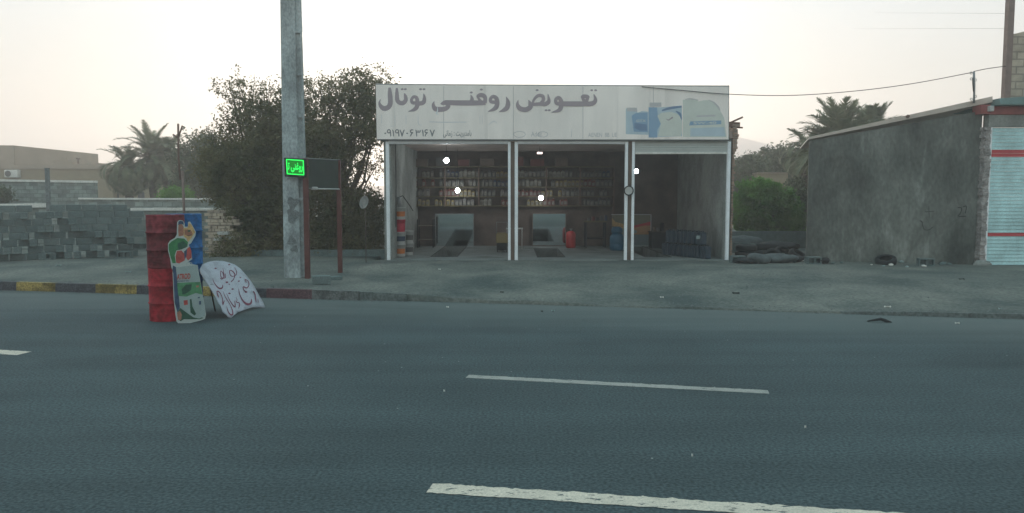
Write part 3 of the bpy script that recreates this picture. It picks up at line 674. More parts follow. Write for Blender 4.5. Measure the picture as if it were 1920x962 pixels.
# shelving along the back wall, with rows of oil bottles
SHX0, SHX1 = X(772, 28.1), X(1150, 28.1); SHZ = [Z(385.5, 28.1), Z(368, 28.1), Z(350, 28.1), Z(333, 28.1)]
e = empty('wall_shelving', (SHX0, 28.2, FZ), 'long shelving filled with oil bottles across the dark back wall', 'shelf')
for i, z in enumerate(SHZ):
    mb = MB(); mb.box(SHX0, SHX1, 27.98, 28.42, z - .03, z); mb.build('shelf_board', M['wood'], e)
for k in range(7):
    xx = SHX0 + (SHX1 - SHX0) * k / 6; mb = MB(); mb.box(xx - .02, xx + .02, 28.0, 28.4, SHZ[0] - .031 if k not in (0, 6) else FZ, SHZ[3] + .4); mb.build('upright', M['rusty'], e)
def bottle(name, c, cap, h, wd, label):
    e = empty(name, (0, 0, 0), label, 'bottle', 'oil bottles on the back shelves')
    mb = MB(); mb.box(-wd / 2, wd / 2, -.05, .05, 0, h * .78); mb.bevel(.014, 2)
    mb.hexa([(-wd * .42, -.04, h * .775), (wd * .42, -.04, h * .775), (wd * .42, .04, h * .775), (-wd * .42, .04, h * .775)], [(-.02, -.02, h * .92), (wd * .3, -.02, h * .92), (wd * .3, .02, h * .92), (-.02, .02, h * .92)])
    mb.build('body', M[c], e); mb = MB(); mb.tube([(wd * .15, 0, h * .915), (wd * .15, 0, h)], .02, 8); mb.build('cap', M[cap], e)
    mb = MB(); mb.box(-wd * .36, wd * .36, -.053, -.051, h * .15, h * .6); mb.build('label', M['blabel' if c != 'bwhite' else 'bred'], e)
    return e
BOT = [bottle('oil_bottle', c, k, h, wd, 'x') for c, k, h, wd in (('bgrey', 'black', .27, .13), ('bred', 'byell', .27, .13), ('bblue', 'bred', .25, .12), ('byell', 'black', .24, .12), ('bcream', 'bblue', .28, .13))]
NM = {0: 'grey', 1: 'red', 2: 'blue', 3: 'yellow', 4: 'white'}; used = set(); RN = ['lowest', 'second', 'third', 'top']; CB = {}
OB = 'first second third fourth fifth sixth seventh eighth ninth tenth eleventh twelfth thirteenth fourteenth fifteenth sixteenth seventeenth eighteenth nineteenth twentieth'.split() + ['twenty-%s' % q_ for q_ in 'first second third fourth fifth sixth seventh eighth ninth'.split()]
for r in range(4):
    xx = SHX0 + .14; run = 0; kk = 0
    while xx < SHX1 - .1:
        if run <= 0: kk = random.choice([0, 0, 1, 2, 3, 4, 0]); run = random.randint(3, 7)
        run -= 1
        if random.random() < .10: xx += .17; continue
        o = BOT[kk] if kk not in used else copy_tree(BOT[kk]); used.add(kk)
        o.location = (xx, 28.14 + random.uniform(-.03, .03), SHZ[r]); o.rotation_euler = (0, 0, random.uniform(-.2, .2))
        CB[(r, kk)] = CB.get((r, kk), 0) + 1
        o['label'] = '%s oil bottle on the %s shelf, %s %s one from the left' % (NM[kk], RN[r], OB[CB[(r, kk)] - 1], NM[kk]); o.scale = (1.0, 1.0, random.uniform(.82, 1.12)); xx += .147
# pails stacked by the left wall
def pail(c, lab, x, y, z, label, h=.37, r=.155):
    e = empty('oil_pail', (x, y, z), label, 'bucket', 'oil pails stacked by the left wall')
    mb = MB(); mb.lathe([(r * .88, 0), (r * .9, .01), (r, h * .93), (r * 1.04, h * .935), (r * 1.04, h - .001), (r * .96, h)], 24); mb.build('body', M[c], e, local=True)
    mb = MB(); n = 14
    for i in range(n):
        a0, a1 = R(200 + 140 * i / n), R(200 + 140 * (i + 1) / n); rr = lambda zz: r * (.9 + .1 * zz / (h * .93)) + .003
        mb.face([(rr(.09) * math.cos(a0), rr(.09) * math.sin(a0), .09), (rr(.09) * math.cos(a1), rr(.09) * math.sin(a1), .09), (rr(.24) * math.cos(a1), rr(.24) * math.sin(a1), .24), (rr(.24) * math.cos(a0), rr(.24) * math.sin(a0), .24)])
    mb.build('label', M[lab], e, local=True)
    return e
px = X(750.5, 23.3)
for i, (c, l, t) in enumerate((('bwhite', 'orange', 'white pail with orange label, bottom of the front stack by the left wall'), ('bwhite', 'bblue', 'white pail with dark label, second from the bottom of the front stack'),
                               ('pailred', 'pailred', 'plain bright red pail, third up in the front stack'), ('bwhite', 'orange', 'whitish pail with orange label on top of the red pail'))):
    pail(c, l, px + .01 * (i % 2), 23.3, FZ + .372 * i + .001, t)
px = X(766, 24.0)
for i in range(2): pail('bwhite', 'bgrey', px, 24.0 + .02 * i, FZ + .372 * i + .001, ['white pail on the floor behind the front stack', 'white pail on top of the rear short stack'][i])
# grease pump standing on the pails: hose on the wall
e = empty('hand_pump', (X(748, 23.3), 23.3, FZ + 4 * .372 + .002), 'grey hand pump standing on top of the pail stack', 'pump')
mb = MB(); b_ = e.location; mb.tube([b_, b_ + Vector((0, 0, .30))], [.07, .06], 12); mb.build('barrel', M['greymetal'], e)
mb = MB(); mb.tube([tuple(b_ + Vector(v)) for v in ((0, 0, .28), (.12, .02, .34), (.22, .1, .18), (.32, .3, 0), (.36, .5, -.12))], .014, 6); mb.build('hose', M['black'], e)
mb = MB(); mb.tube([(XL + .175, 22.9, FZ + .9), (XL + .19, 22.9, 2.4), (XL + .185, 22.95, 3.7)], .012, 6)
o = mb.build('hanging_cable', M['black']); origin(o, (XL + .19, 22.9, FZ + .9)); tag(o, 'thin dark cable hanging down the left inner wall above the pails', 'cable')
# yellow tool cart, table, red tank, blue drum, bench, dark cabinet
x0, x1 = X(930, 25.0), X(952, 25.0)
e = empty('tool_cart', ((x0 + x1) / 2, 25.2, FZ), 'dark tool cart with a yellow tray beside the post between left and middle bay', 'cart')
mb = MB(); mb.box(x0, x1, 25.0, 25.5, FZ + .3, FZ + .62); mb.bevel(.02); mb.build('tray', M['byell'], e)
mb = MB(); mb.box(x0 + .02, x1 - .02, 25.03, 25.47, FZ + .06, FZ + .297); mb.bevel(.01); mb.build('cabinet', M['black'], e)
for sx in (x0 + .04, x1 - .04):
    for sy in (25.06, 25.44): mb = MB(); mb.tube([(sx - .012, sy, FZ + .03), (sx + .012, sy, FZ + .03)], .03, 10); mb.build('wheel', M['black'], e)
mb = MB(); mb.tube([(x0 + .02, 25.02, FZ + .6), (x0 + .02, 25.02, FZ + .98), (x1 - .02, 25.02, FZ + .98), (x1 - .02, 25.02, FZ + .6)], .012, 6); mb.build('handle', M['greymetal'], e)
x0, x1 = X(968, 26.5), X(980.5, 26.5)
e = empty('side_table', ((x0 + x1) / 2, 26.5, FZ), 'small steel table with thin legs just inside the middle bay', 'table')
zt = Z(428, 26.5); mb = MB(); mb.box(x0 - .35, x1, 26.4, 26.9, zt - .03, zt); mb.build('table_top', M['silver'], e)
for q in ((x1 - .03, 26.43), (x1 - .03, 26.87), (x0 - .32, 26.43), (x0 - .32, 26.87)): mb = MB(); mb.tube([(q[0], q[1], FZ), (q[0], q[1], zt - .03)], .014, 6); mb.build('leg', M['silver'], e)
xc = X(1070.5, 27.2); e = empty('red_tank', (xc, 27.2, FZ), 'red upright tank standing to the right of the middle bay mirror', 'tank')
mb = MB(); mb.lathe([(.14, 0), (.17, .04), (.17, .47), (.14, .56), (.05, .60)], 20, (xc, 27.2, FZ)); mb.build('body', M['gasred'], e)
mb = MB(); mb.tube([(xc, 27.2, FZ + .6), (xc, 27.2, FZ + .68)], .03, 8); mb.tube([(xc - .06, 27.2, FZ + .67), (xc + .06, 27.2, FZ + .67)], .012, 6); mb.build('valve', M['greymetal'], e)
xc = X(1157, 26.0); e = empty('blue_barrel', (xc, 26.0, FZ), 'dark blue plastic barrel standing in front of the painted mirror', 'barrel')
mb = MB(); mb.lathe([(.22, 0), (.24, .04), (.245, .2), (.235, .22), (.245, .24), (.24, .46), (.18, .54), (.15, .58)], 24, (xc, 26.0, FZ)); mb.build('body', M['blueplastic'], e)
mb = MB(); mb.lathe([(.16, .581), (.19, .60), (.19, .72), (.14, .78), (.05, .80)], 20, (xc, 26.0, FZ)); mb.build('lid', M['blueplastic'], e)
x0, x1 = X(1096, 27.6), X(1136, 27.6); zt = Z(414, 27.6)
e = empty('workbench', ((x0 + x1) / 2, 27.7, FZ), 'dark cluttered workbench under the shelves at the right of the middle bay', 'workbench')
mb = MB(); mb.box(x0, x1, 27.4, 27.95, zt - .05, zt); mb.build('bench_top', M['wood'], e)
for q in ((x0 + .04, 27.44), (x1 - .04, 27.44), (x0 + .04, 27.9), (x1 - .04, 27.9)): mb = MB(); mb.box(q[0] - .03, q[0] + .03, q[1] - .03, q[1] + .03, FZ, zt - .052); mb.build('leg', M['black'], e)
mb = MB(); mb.box(x0 + .08, x1 - .08, 27.45, 27.9, FZ + .3, FZ + .34); mb.build('lower_shelf', M['black'], e)
for i in range(5):
    h_ = random.uniform(.1, .2); o = MB(); xx = x0 + .1 + i * .15; o.box(xx, xx + .1, 27.5, 27.62, zt, zt + h_); o.bevel(.012)
    o = origin(o.build('oil_can', M[['bgrey', 'bred', 'black', 'bgrey', 'bblue'][i]]), (xx + .05, 27.56, zt)); tag(o, ['grey can at the left end of the workbench', 'red can standing on the workbench', 'black can in the middle of the workbench', 'grey can between the black and the blue can on the workbench', 'blue can at the right end of the workbench'][i], 'can', 'cans on the workbench')
x0, x1 = X(1222, 26.8), X(1256, 26.8); zt = Z(436, 26.8)
e = empty('steel_cabinet', ((x0 + x1) / 2, 27.0, FZ), 'low dark steel cabinet between the painted mirror and the stacked cans', 'cabinet')
mb = MB(); mb.box(x0, x1, 26.8, 27.4, FZ, zt); mb.bevel(.01); mb.build('body', M['black'], e)
mb = MB(); mb.box(x0 - .02, x1 + .02, 26.77, 27.42, zt + .002, zt + .03); mb.build('top', M['brownwall'], e)
for i in range(2): mb = MB(); m_ = (x0 + x1) / 2; mb.box([x0 + .02, m_ + .005][i], [m_ - .005, x1 - .02][i], 26.785, 26.798, FZ + .03, zt - .03); d_ = mb.build('door', M['black'], e)
for i in range(4):
    xx = x0 + .08 + i * .14; hh = [.16, .12, .3, .14][i]; o = MB(); o.box(xx, xx + .1, 26.95, 27.1, zt + .03, zt + .03 + hh); o.bevel(.01)
    o = origin(o.build('parts_box', M[['brown', 'bgrey', 'black', 'brown'][i]]), (xx + .05, 27.02, zt + .03)); tag(o, ['brown box at the left end of the dark cabinet', 'small grey box on the dark cabinet', 'tall black box on the dark cabinet', 'brown box at the right end of the dark cabinet'][i], 'box', 'boxes on the cabinet')
# tall rack at left rear with crates
x0, x1 = X(783, 27.4), X(812, 27.4)
e = empty('crate_rack', ((x0 + x1) / 2, 27.6, FZ), 'dark metal rack in the rear left corner, left of the mirror', 'rack')
for z in (FZ + .25, FZ + .75): mb = MB(); mb.box(x0, x1, 27.4, 27.9, z, z + .03); mb.build('shelf_board', M['brown'], e)
for q in ((x0, 27.4), (x1, 27.4), (x0, 27.9), (x1, 27.9)): mb = MB(); mb.box(q[0] - .02, q[0] + .02, q[1] - .02, q[1] + .02, FZ, FZ + 1.0); mb.build('leg', M['black'], e)
# jerry cans in two tiers
def jerry():
    e = empty('jerry_can', (0, 0, 0), 'x', 'can', 'dark cans stacked along the right wall')
    mb = MB(); mb.box(-.085, .085, -.15, .15, 0, .36); mb.bevel(.03, 2)
    mb.build('body', M['canblue'], e); mb = MB(); mb.tube([(0, -.1, .35), (0, -.1, .395), (0, .04, .395), (0, .04, .35)], .014, 6); mb.build('handle', M['canblue'], e)
    mb = MB(); mb.tube([(0, .1, .355), (0, .1, .39)], .03, 8); mb.build('cap', M['black'], e); return e
J = jerry(); first = True
ja, jb = gnd(1330, 486, FZ), gnd(1256, 472, FZ); jb2 = Vector((ja.x - .9, ja.y + 1.75, FZ))
for tier in range(2):
    n = 11 if tier == 0 else 9
    for i in range(n):
        o = J if first else copy_tree(J); first = False
        t = (i + (0 if tier == 0 else .9)) / 10.5; q = ja.lerp(jb2, t)
        o.location = (q.x - .05 - .02 * tier, q.y + .12, FZ + .001 + tier * .40); o.rotation_euler = (0, 0, R(6) + random.uniform(-.05, .05))
        o['label'] = 'dark blue can in the %s row along the right wall, %s from the front' % (['lower', 'upper'][tier], OB[i])
o = MB(); q = ja.lerp(jb2, .22); o.mi = 0; o.obox((q.x - .08, q.y - .18, FZ + .62), .13, .004, .1, Matrix.Rotation(0, 3, 'Z'))
o = origin(o.build('paper_tag', M['cbag']), (q.x - .08, q.y - .18, FZ + .57)); tag(o, 'pale paper tag stuck on the front cans of the upper row', 'paper tag')

# ------------------------------------------------------------------ power pole, green sign, frame
PY = 18.6; pg = gnd(557, 519, .2); pz = gz(pg.x, pg.y); PYc = pg.y
e = empty('power_pole', (pg.x, PYc, pz - .02), 'tall grey concrete power pole with recessed flank standing at the kerb', 'power pole')
w0, w1 = .27, .20; zt = 9.2
mb = MB()
def sec(z):
    t = (z - pz) / (zt - pz); a = w0 + (w1 - w0) * t; xo = pg.x - .0 * t
    return a, xo
rows = [pz - .3] + list(np.arange(pz + .9, zt, .95)) + [zt]
a0, x_ = sec(pz - .3); a1, _ = sec(zt)
mb.hexa([(x_ - a0, PYc - .14, pz - .3), (x_ + a0 * .45, PYc - .14, pz - .3), (x_ + a0 * .45, PYc + .16, pz - .3), (x_ - a0, PYc + .16, pz - .3)],
        [(x_ - a1, PYc - .10, zt), (x_ + a1 * .45, PYc - .10, zt), (x_ + a1 * .45, PYc + .12, zt), (x_ - a1, PYc + .12, zt)])
mb.bevel(.015); mb.build('shaft', M['concrete'], e)
mb = MB()     # ribbed flank with shallow pockets
for z0, z1 in zip(rows, rows[1:]):
    a, _ = sec(z0); b, _ = sec(z1)
    mb.hexa([(x_ + a * .452, PYc - .04, z0), (x_ + a * .9, PYc - .04, z0), (x_ + a * .9, PYc + .15, z0), (x_ + a * .452, PYc + .15, z0)],
            [(x_ + b * .452, PYc - .04, z1), (x_ + b * .9, PYc - .04, z1), (x_ + b * .9, PYc + .12, z1), (x_ + b * .452, PYc + .12, z1)])
    mb.box(x_ + a * .452, x_ + a * .91, PYc - .10, PYc - .042, z1 - .07, z1)
mb.build('ribbed_flank', M['concrete'], e)
def stain(cx, cy, rx, ry):
    mb = MB(); pts = []
    for k in range(18):
        a = 2 * math.pi * k / 18; rr = 1 + .25 * math.sin(3 * a + cx) + .15 * random.uniform(-1, 1); q = at(cx + rx * rr * math.cos(a), cy + ry * rr * math.sin(a), PYc - .148); pts.append(q)
    mb.face(pts); mb.build('grime_stain', M['stain'], e, recalc=False)
for q in ((549, 381, 10, 12), (549, 404, 11, 13), (547, 452, 8, 8), (552, 467, 7, 6)): stain(*q)
mb = MB(); qm = lambda x, y, o: at(x, y, PYc - .15 - o)
stroke(mb, [(551, 426, .8), (546, 426, 1), (548, 430, 1), (550, 434, .8)], qm, 0); mb.build('painted_mark', M['signdark'], e, recalc=False)

LY = PYc - .32
e = empty('green_led_sign', at(553.5, 330, LY), 'small glowing green LED sign with Persian letters in front of the concrete pole', 'LED sign')
mb = MB(); q = [at(532.5, 295.5, LY), at(574.5, 298, LY), at(575, 333, LY), at(534, 331, LY)]
mb.slab(q, (0, .09, 0)); mb.bevel(.004); mb.build('case', M['black'], e)
def lp(x, y, o): q = at(520 + x / 10.686, 280 + y / 10.686, LY); return Vector((q.x, LY - .003 - o, q.z))
mb = MB(); mb.face([lp(195, 215, 0), lp(515, 235, 0), lp(530, 500, 0), lp(205, 480, 0)]); mb.build('screen', M['ledbg'], e, recalc=False)
mb = MB()
for a_, b_ in (((178, 202), (522, 226)), ((520, 222), (532, 518)), ((535, 512), (195, 490)), ((200, 498), (184, 200))): stroke(mb, [(*a_, 20), (*b_, 20)], lp, .002 + .0004 * a_[0] / 500)
mb.build('border_light', M['led'], e, recalc=False)
text("\uFE97 \uFBFD\uFEE8\uFECF\uFEED\uFEAD", 1, 1, lambda u, v: lp(212 + 298 * u, 455 - 195 * v + 12 * u, .003), M['led'], e, 'lettering', .03)
mb = MB(); mb.tube([at(574, 312, LY + .045) , at(580, 312, LY + .045)], .02, 6); mb.build('bracket', M['rust'], e)

fa = gnd(577, 521, .2); fb = gnd(638, 511, .22)
e = empty('sign_frame', (fa.x, fa.y, .2), 'two red oxide steel posts carrying an unlit dark panel beside the power pole', 'sign frame')
za, zb = Z(297, fa.y), Z(300, fb.y)
for q, zz, rr in ((fa, za, .055), (fb, zb, .05)):
    mb = MB(); mb.box(q.x - rr, q.x + rr, q.y - rr, q.y + rr, .05, zz); mb.bevel(.006); mb.build('post', M['rust'], e)
dv = (fb - fa); dv.z = 0
def fp(t, z, o=0): q = fa + dv * t; return Vector((q.x, q.y - .06 - o, z))
z0a, z0b = Z(353, fa.y), Z(354, fb.y)
mb = MB(); mb.slab([fp(.05, za, 0), fp(1.07, zb, 0), fp(1.07, z0b, 0), fp(.05, z0a, 0)], (0, .03, 0)); mb.build('panel', M['tintpanel'], e)
mb = MB()
for a_, b_ in ((fp(.03, za, .01), fp(1.08, zb, .01)), (fp(1.08, zb, .01), fp(1.08, z0b, .01)), (fp(.03, z0a, .01), fp(1.08, z0b, .01)), (fp(.03, za, .01), fp(.03, z0a, .01))): mb.tube([a_, b_], .011, 5)
mb.build('edge_trim', M['greymetal'], e)
mb = MB(); mb.tube([fp(.36, z0a - .01, .06), fp(1.05, z0b - .01, .06)], .016, 8); tb = mb.build('lamp_tube', M['silver'], e)
mb = MB(); c_ = fp(.28, z0a, .06); mb.obox(c_, .16, .07, .07, Matrix.Identity(3)); mb.bevel(.015); mb.build('lamp_holder', M['silver'], e)

# satellite dish half hidden at the tree
p = at(684, 380, 21.4); e = empty('satellite_dish', (p.x, p.y, gz(p.x, p.y)), 'old pale satellite dish on a mast in front of the tree by the shop corner', 'satellite dish')
mb = MB(); rot = Matrix.Rotation(R(-25), 3, 'Z') @ Matrix.Rotation(R(72), 3, 'X'); n = 24
rg = []
for j in range(5):
    r = .17 * j / 4 + .001; rg.append([mb.bm.verts.new(p + rot @ Vector((r * .85 * math.cos(2 * math.pi * k / n), r * 1.1 * math.sin(2 * math.pi * k / n), 1.5 * r * r))) for k in range(n)])
for A, B in zip(rg, rg[1:]):
    for k in range(n): f = mb.bm.faces.new([A[k], A[(k + 1) % n], B[(k + 1) % n], B[k]]); f.smooth = True
mb.build('reflector', M['dishgrey'], e)
mb = MB(); mb.tube([(p.x, p.y + .06, gz(p.x, p.y) - .05), (p.x, p.y + .05, p.z)], .012, 8); mb.build('mast', M['trunk'], e)
mb = MB(); mb.tube([p + rot @ Vector((0, -.16, .04)), p + rot @ Vector((0, 0, .2))], .009, 5); mb.build('feed_arm', M['greymetal'], e)

# ------------------------------------------------------------------ drums
def drum(x, y, z, m, label, h=.88, r=.296, rz=0., tilt=0.):
    e = empty('oil_drum', (x, y, z), label, 'drum', 'oil drums stacked at the roadside', rz); e.rotation_euler = (0, tilt, rz)
    prof = [(r - .02, .012), (r - .004, .0), (r + .004, .01), (r, .022)]
    def rib(c, a, wd=.016): return [(r, c - wd), (r + a, c - wd * .3), (r + a, c + wd * .3), (r, c + wd)]
    for c in (.08, .115, .15, .185): prof += rib(c, .003, .012)
    prof += rib(.30, .017) + rib(.59, .017)
    for c in (.70, .735, .77, .805): prof += rib(c, .003, .012)
    prof += [(r, h - .022), (r + .004, h - .01), (r - .004, h), (r - .018, h - .003), (r - .022, h - .018)]
    mb = MB(); mb.lathe(prof, 56)
    from mathutils import noise as nz_
    for v in mb.bm.verts:
        q_ = v.co * 2.2 + Vector((x * 7, z * 5, 0)); dn = max(0, nz_.noise(q_) - .25) * .025 * min(1, 8 * v.co.z * (h - v.co.z)); v.co.x *= 1 - dn / r; v.co.y *= 1 - dn / r
    mb.build('body', M[m], e, local=True)
    mb = MB(); mb.tube([(.17, 0, h - .018), (.17, 0, h - .004)], .035, 12); mb.tube([(-.2, .04, h - .018), (-.2, .04, h - .006)], .02, 10); mb.build('bung', M['greymetal'], e, local=True)
    return e
g1 = gnd(311, 604, 0); dY = g1.y + .29
xr = X(311, dY)
drum(xr, dY, 0, 'drumred', 'bright red ribbed oil drum standing on the road, lower one of the red stack', rz=.3)
drum(xr - .012, dY + .01, .882, 'drumred2', 'darker faded red oil drum standing on top of the bright red one', rz=1.2)
xb = X(344, dY + .62)
drum(xb, dY + .6, 0, 'drumblue', 'blue oil drum on the road behind the cutout, lower one of the blue stack', rz=2)
drum(xb + .01, dY + .6, .882, 'drumblue', 'blue oil drum standing on top of the other blue drum', rz=.9)

# ------------------------------------------------------------------ cutout advertising figure
cp0 = gnd(345, 606, 0); lean = R(6)
cn = Vector((.10, -1, 0)).normalized(); cn = (cn * math.cos(lean) + Vector((0, 0, 1)) * math.sin(lean)).normalized()
e = empty('cutout_figure', cp0, 'flat cutout figure in green jersey with a big pale oil can, leaning on drums', 'cutout board')
def cq(x, y, o): return onplane(x, y, cp0, cn) + cn * (.0 + o)
k1 = lambda x, y, o: cq(310 + x / 9.622, 400 + y / 9.622, o)
k2 = lambda x, y, o: cq(320 + x / 8.0125, 490 + y / 8.0125, o)
out = [(350.5, 607.5), (336, 608), (331, 603), (329, 590), (325.5, 560), (324.5, 530), (323.5, 508), (321, 500), (319, 485), (315, 470), (315, 457), (319, 451), (328, 446), (331.5, 440), (332, 418), (334, 414), (338, 412.5), (343, 414), (346, 420),
       (346, 425), (352.5, 425), (352.5, 416), (356, 415.5), (361, 424), (367, 435), (366, 442), (358, 456), (353.5, 459), (358, 470), (360, 486), (353, 491), (357, 495), (370, 497), (374, 520), (381, 560), (386, 590), (384, 598), (376, 601)][::-1]
mb = MB(); mb.slab([cq(x, y, 0) for x, y in out], -cn * .012); mb.build('board', M['cutwhite'], e)
def cpoly(name, pts, m, o, f=k1): poly(name, pts, M[m], o, f, e)
cpoly('printed_jersey', [(62, 560), (110, 510), (215, 445), (340, 455), (410, 520), (400, 600), (300, 650), (200, 670), (170, 760), (190, 900), (130, 900), (85, 760), (60, 640)], 'cgreen', .002)
cpoly('printed_jersey', [(225, 540), (330, 500), (400, 560), (370, 620), (250, 660), (220, 600)], 'cgreen_dark', .004)
cpoly('printed_face', [(238, 210), (260, 190), (300, 195), (330, 240), (335, 300), (330, 400), (240, 420), (232, 320)], 'cskin', .002)
cpoly('printed_cap', [(232, 215), (238, 150), (275, 132), (325, 150), (335, 205), (290, 195), (250, 200)], 'cnavy', .004)
cpoly('printed_hand', [(330, 262), (400, 262), (425, 170), (470, 200), (540, 340), (470, 450), (410, 520), (380, 450), (335, 420)], 'cyellow', .003)
cpoly('printed_hand', [(345, 300), (410, 290), (460, 300), (500, 370), (450, 400), (350, 390)], 'cskin', .005)
cpoly('printed_hand', [(400, 310), (455, 295), (450, 335), (405, 335)], 'cgreen_dark', .007); cpoly('printed_hand', [(380, 400), (500, 375), (480, 398), (420, 415)], 'rusty', .007)
cpoly('printed_glove', [(210, 680), (290, 670), (345, 730), (350, 850), (250, 905), (195, 890), (185, 780)], 'cred', .003)
cpoly('printed_glove', [(390, 640), (440, 600), (470, 680), (475, 800), (410, 850), (375, 800)], 'cred', .003)
cpoly('printed_jersey', [(340, 690), (395, 640), (385, 760), (350, 840)], 'cnavy', .005)
cpoly('printed_trousers', [(25, 130), (35, 60), (85, 90), (140, 700), (100, 760), (60, 620), (50, 400), (40, 180)], 'cnavy', .003, k2)
cpoly('printed_trousers', [(100, 760), (150, 690), (290, 800), (500, 850), (440, 870), (200, 870), (150, 900), (110, 870)], 'cgreen_dark', .004, k2)
cpoly('printed_trousers', [(95, 770), (140, 740), (170, 800), (160, 880), (112, 880)], 'cskin', .0055, k2)
cpoly('printed_can', [(80, 90), (400, 55), (420, 160), (520, 760), (515, 820), (430, 860), (340, 840), (290, 805), (145, 700), (120, 480)], 'cbag', .006, k2)
cpoly('printed_can', [(98, 325), (445, 310), (470, 440), (480, 500), (380, 475), (240, 530), (118, 520)], 'cbagg', .008, k2)
cpoly('printed_can', [(170, 420), (230, 350), (320, 345), (310, 430), (240, 480), (180, 500)], 'cgreen_dark', .0095, k2)
cpoly('printed_can', [(195, 590), (255, 580), (262, 650), (205, 660)], 'cred', .008, k2)
cpoly('printed_can', [(290, 570), (315, 565), (330, 680), (385, 790), (360, 815), (300, 770)], 'cgreen_dark', .0085, k2)
for q in ((410, 540, 440, 555), (428, 600, 460, 650)): cpoly('printed_can', [(q[0], q[1]), (q[2], q[1] - 6), (q[2], q[3]), (q[0], q[3])], 'cnavy', .008, k2)
cpoly('printed_can', [(385, 365), (425, 360), (428, 385), (390, 395)], 'cskin', .0095, k2)
text("ATROD", 1, 1, lambda u, v: k2(95 + 205 * u, 280 - 88 * v - 15 * u, .010), M['cred'], e, 'lettering', .035)
text("FRAMAT OIL", 1, 1, lambda u, v: k2(105 + 175 * u, 308 - 18 * v - 6 * u, .010), M['cnavy'], e, 'lettering', .02)
mb = MB(); stroke(mb, [(245, 60, 8), (250, 25, 10), (285, 15, 10), (318, 30, 10), (325, 60, 8)], k2, .006); mb.build('printed_handle', M['cbag'], e, recalc=False)

# ------------------------------------------------------------------ hand painted board leaning back
A = gnd(432, 597, .0); B = gnd(497, 577, 0); T = at(400, 487.5, A.y + .75)
bn = (B - A).cross(T - A).normalized()
if bn.y > 0: bn = -bn
e = empty('hand_painted_board', A, 'curved white board with hand painted maroon Persian words leaning back on the road', 'sign board')
def bq(x, y, o): q = onplane(x, y, A, bn); s_ = ((q - A).dot((B - A).normalized())); return q + bn * (o - .05 * math.sin(min(1, max(-.6, s_ / 1.2)) * 3))
k3 = lambda x, y, o: bq(370 + x / 7.4, 480 + y / 7.4, o)
outl = [(40, 180), (95, 100), (180, 60), (270, 45), (370, 55), (450, 85), (530, 120), (600, 170), (650, 225), (730, 320), (790, 410), (850, 520), (920, 640), (945, 700), (940, 715), (870, 705), (790, 695), (700, 720), (590, 760), (520, 820), (480, 855), (430, 850),
        (400, 815), (345, 780), (330, 700), (285, 640), (258, 570), (215, 500), (150, 390), (100, 310), (50, 235)]
import mathutils.geometry as mg
mb = MB()
# grid-filled so the sheet can bow
def inside(x, y):
    c = False; n = len(outl)
    for i in range(n):
        x1, y1 = outl[i]; x2, y2 = outl[(i + 1) % n]
        if (y1 > y) != (y2 > y) and x < (x2 - x1) * (y - y1) / (y2 - y1) + x1: c = not c
    return c
pts2 = [Vector(p_) for p_ in outl] + [Vector((x, y)) for x in range(60, 940, 60) for y in range(60, 850, 60) if inside(x, y) and all(math.hypot(x - a_, y - b_) > 26 for a_, b_ in outl)]
edg = [(i, (i + 1) % len(outl)) for i in range(len(outl))]
vv, ee, ff, *_ = mg.delaunay_2d_cdt(pts2, edg, [], 1, 1e-4)
top = [mb.bm.verts.new(k3(v.x, v.y, 0)) for v in vv]; bot = [mb.bm.verts.new(k3(v.x, v.y, -.010)) for v in vv]
for f in ff: a_ = mb.bm.faces.new([top[i] for i in f]); a_.smooth = True; mb.bm.faces.new([bot[i] for i in f][::-1])
for i, j in edg:
    if i < len(vv): mb.bm.faces.new([top[i], top[j], bot[j], bot[i]])
mb.build('sheet', M['boardwhite'], e)
TX = [[(232, 290, 4), (250, 355, 12), (300, 420, 20), (345, 435, 24), (375, 415, 18), (378, 380, 6)],
 [(345, 285, 10), (370, 300, 12), (390, 270, 10), (380, 220, 10), (352, 190, 8), (350, 250, 10), (372, 285, 10), (415, 280, 10), (412, 225, 6)],
 [(375, 150, 4), (392, 220, 9), (410, 290, 6)],
 [(490, 340, 14), (520, 310, 10), (530, 250, 12), (500, 205, 12), (465, 190, 10), (470, 240, 10), (500, 270, 10), (545, 255, 10), (548, 215, 8), (518, 155, 4)],
 [(275, 490, 14), (300, 480, 18), (335, 510, 14), (360, 590, 12), (355, 670, 16), (372, 640, 14), (392, 605, 6)], [(280, 495, 12), (290, 545, 22), (300, 575, 6)],
 [(375, 475, 4), (410, 560, 10), (470, 660, 10), (500, 740, 14), (500, 800, 20), (465, 810, 20), (430, 770, 14), (415, 690, 5)],
 [(430, 498, 4), (460, 580, 9), (510, 660, 14), (545, 690, 16), (548, 640, 10), (535, 600, 4)],
 [(560, 600, 10), (575, 625, 12), (605, 630, 10), (610, 670, 14), (595, 712, 6)], [(565, 555, 4), (580, 600, 8)],
 [(590, 440, 4), (610, 520, 10), (660, 610, 16), (720, 655, 28), (758, 640, 24), (760, 590, 8)],
 [(690, 490, 16), (660, 470, 10), (645, 420, 10), (690, 440, 12), (715, 400, 10), (705, 350, 8), (660, 325, 8), (680, 370, 8)],
 [(775, 490, 18), (800, 530, 14), (810, 590, 12), (820, 640, 5)], [(840, 600, 8), (848, 645, 6)]]
mb = MB(); lf = .003
for s_ in TX: stroke(mb, s_, k3, lf); lf += .0005
for x, y, s_ in ((280, 152, 26), (437, 345, 30), (470, 372, 16), (500, 330, 12), (515, 440, 26), (473, 498, 28), (588, 340, 20), (602, 295, 18), (690, 492, 26), (452, 112, 22)): dot(mb, x, y, s_, k3, .003)
mb.build('hand_lettering', M['paintred'], e, recalc=False)
mb = MB(); stroke(mb, [(180, 392, 5), (215, 385, 9), (245, 380, 5)], k3, .003); mb.build('scratch', M['stain'], e, recalc=False)
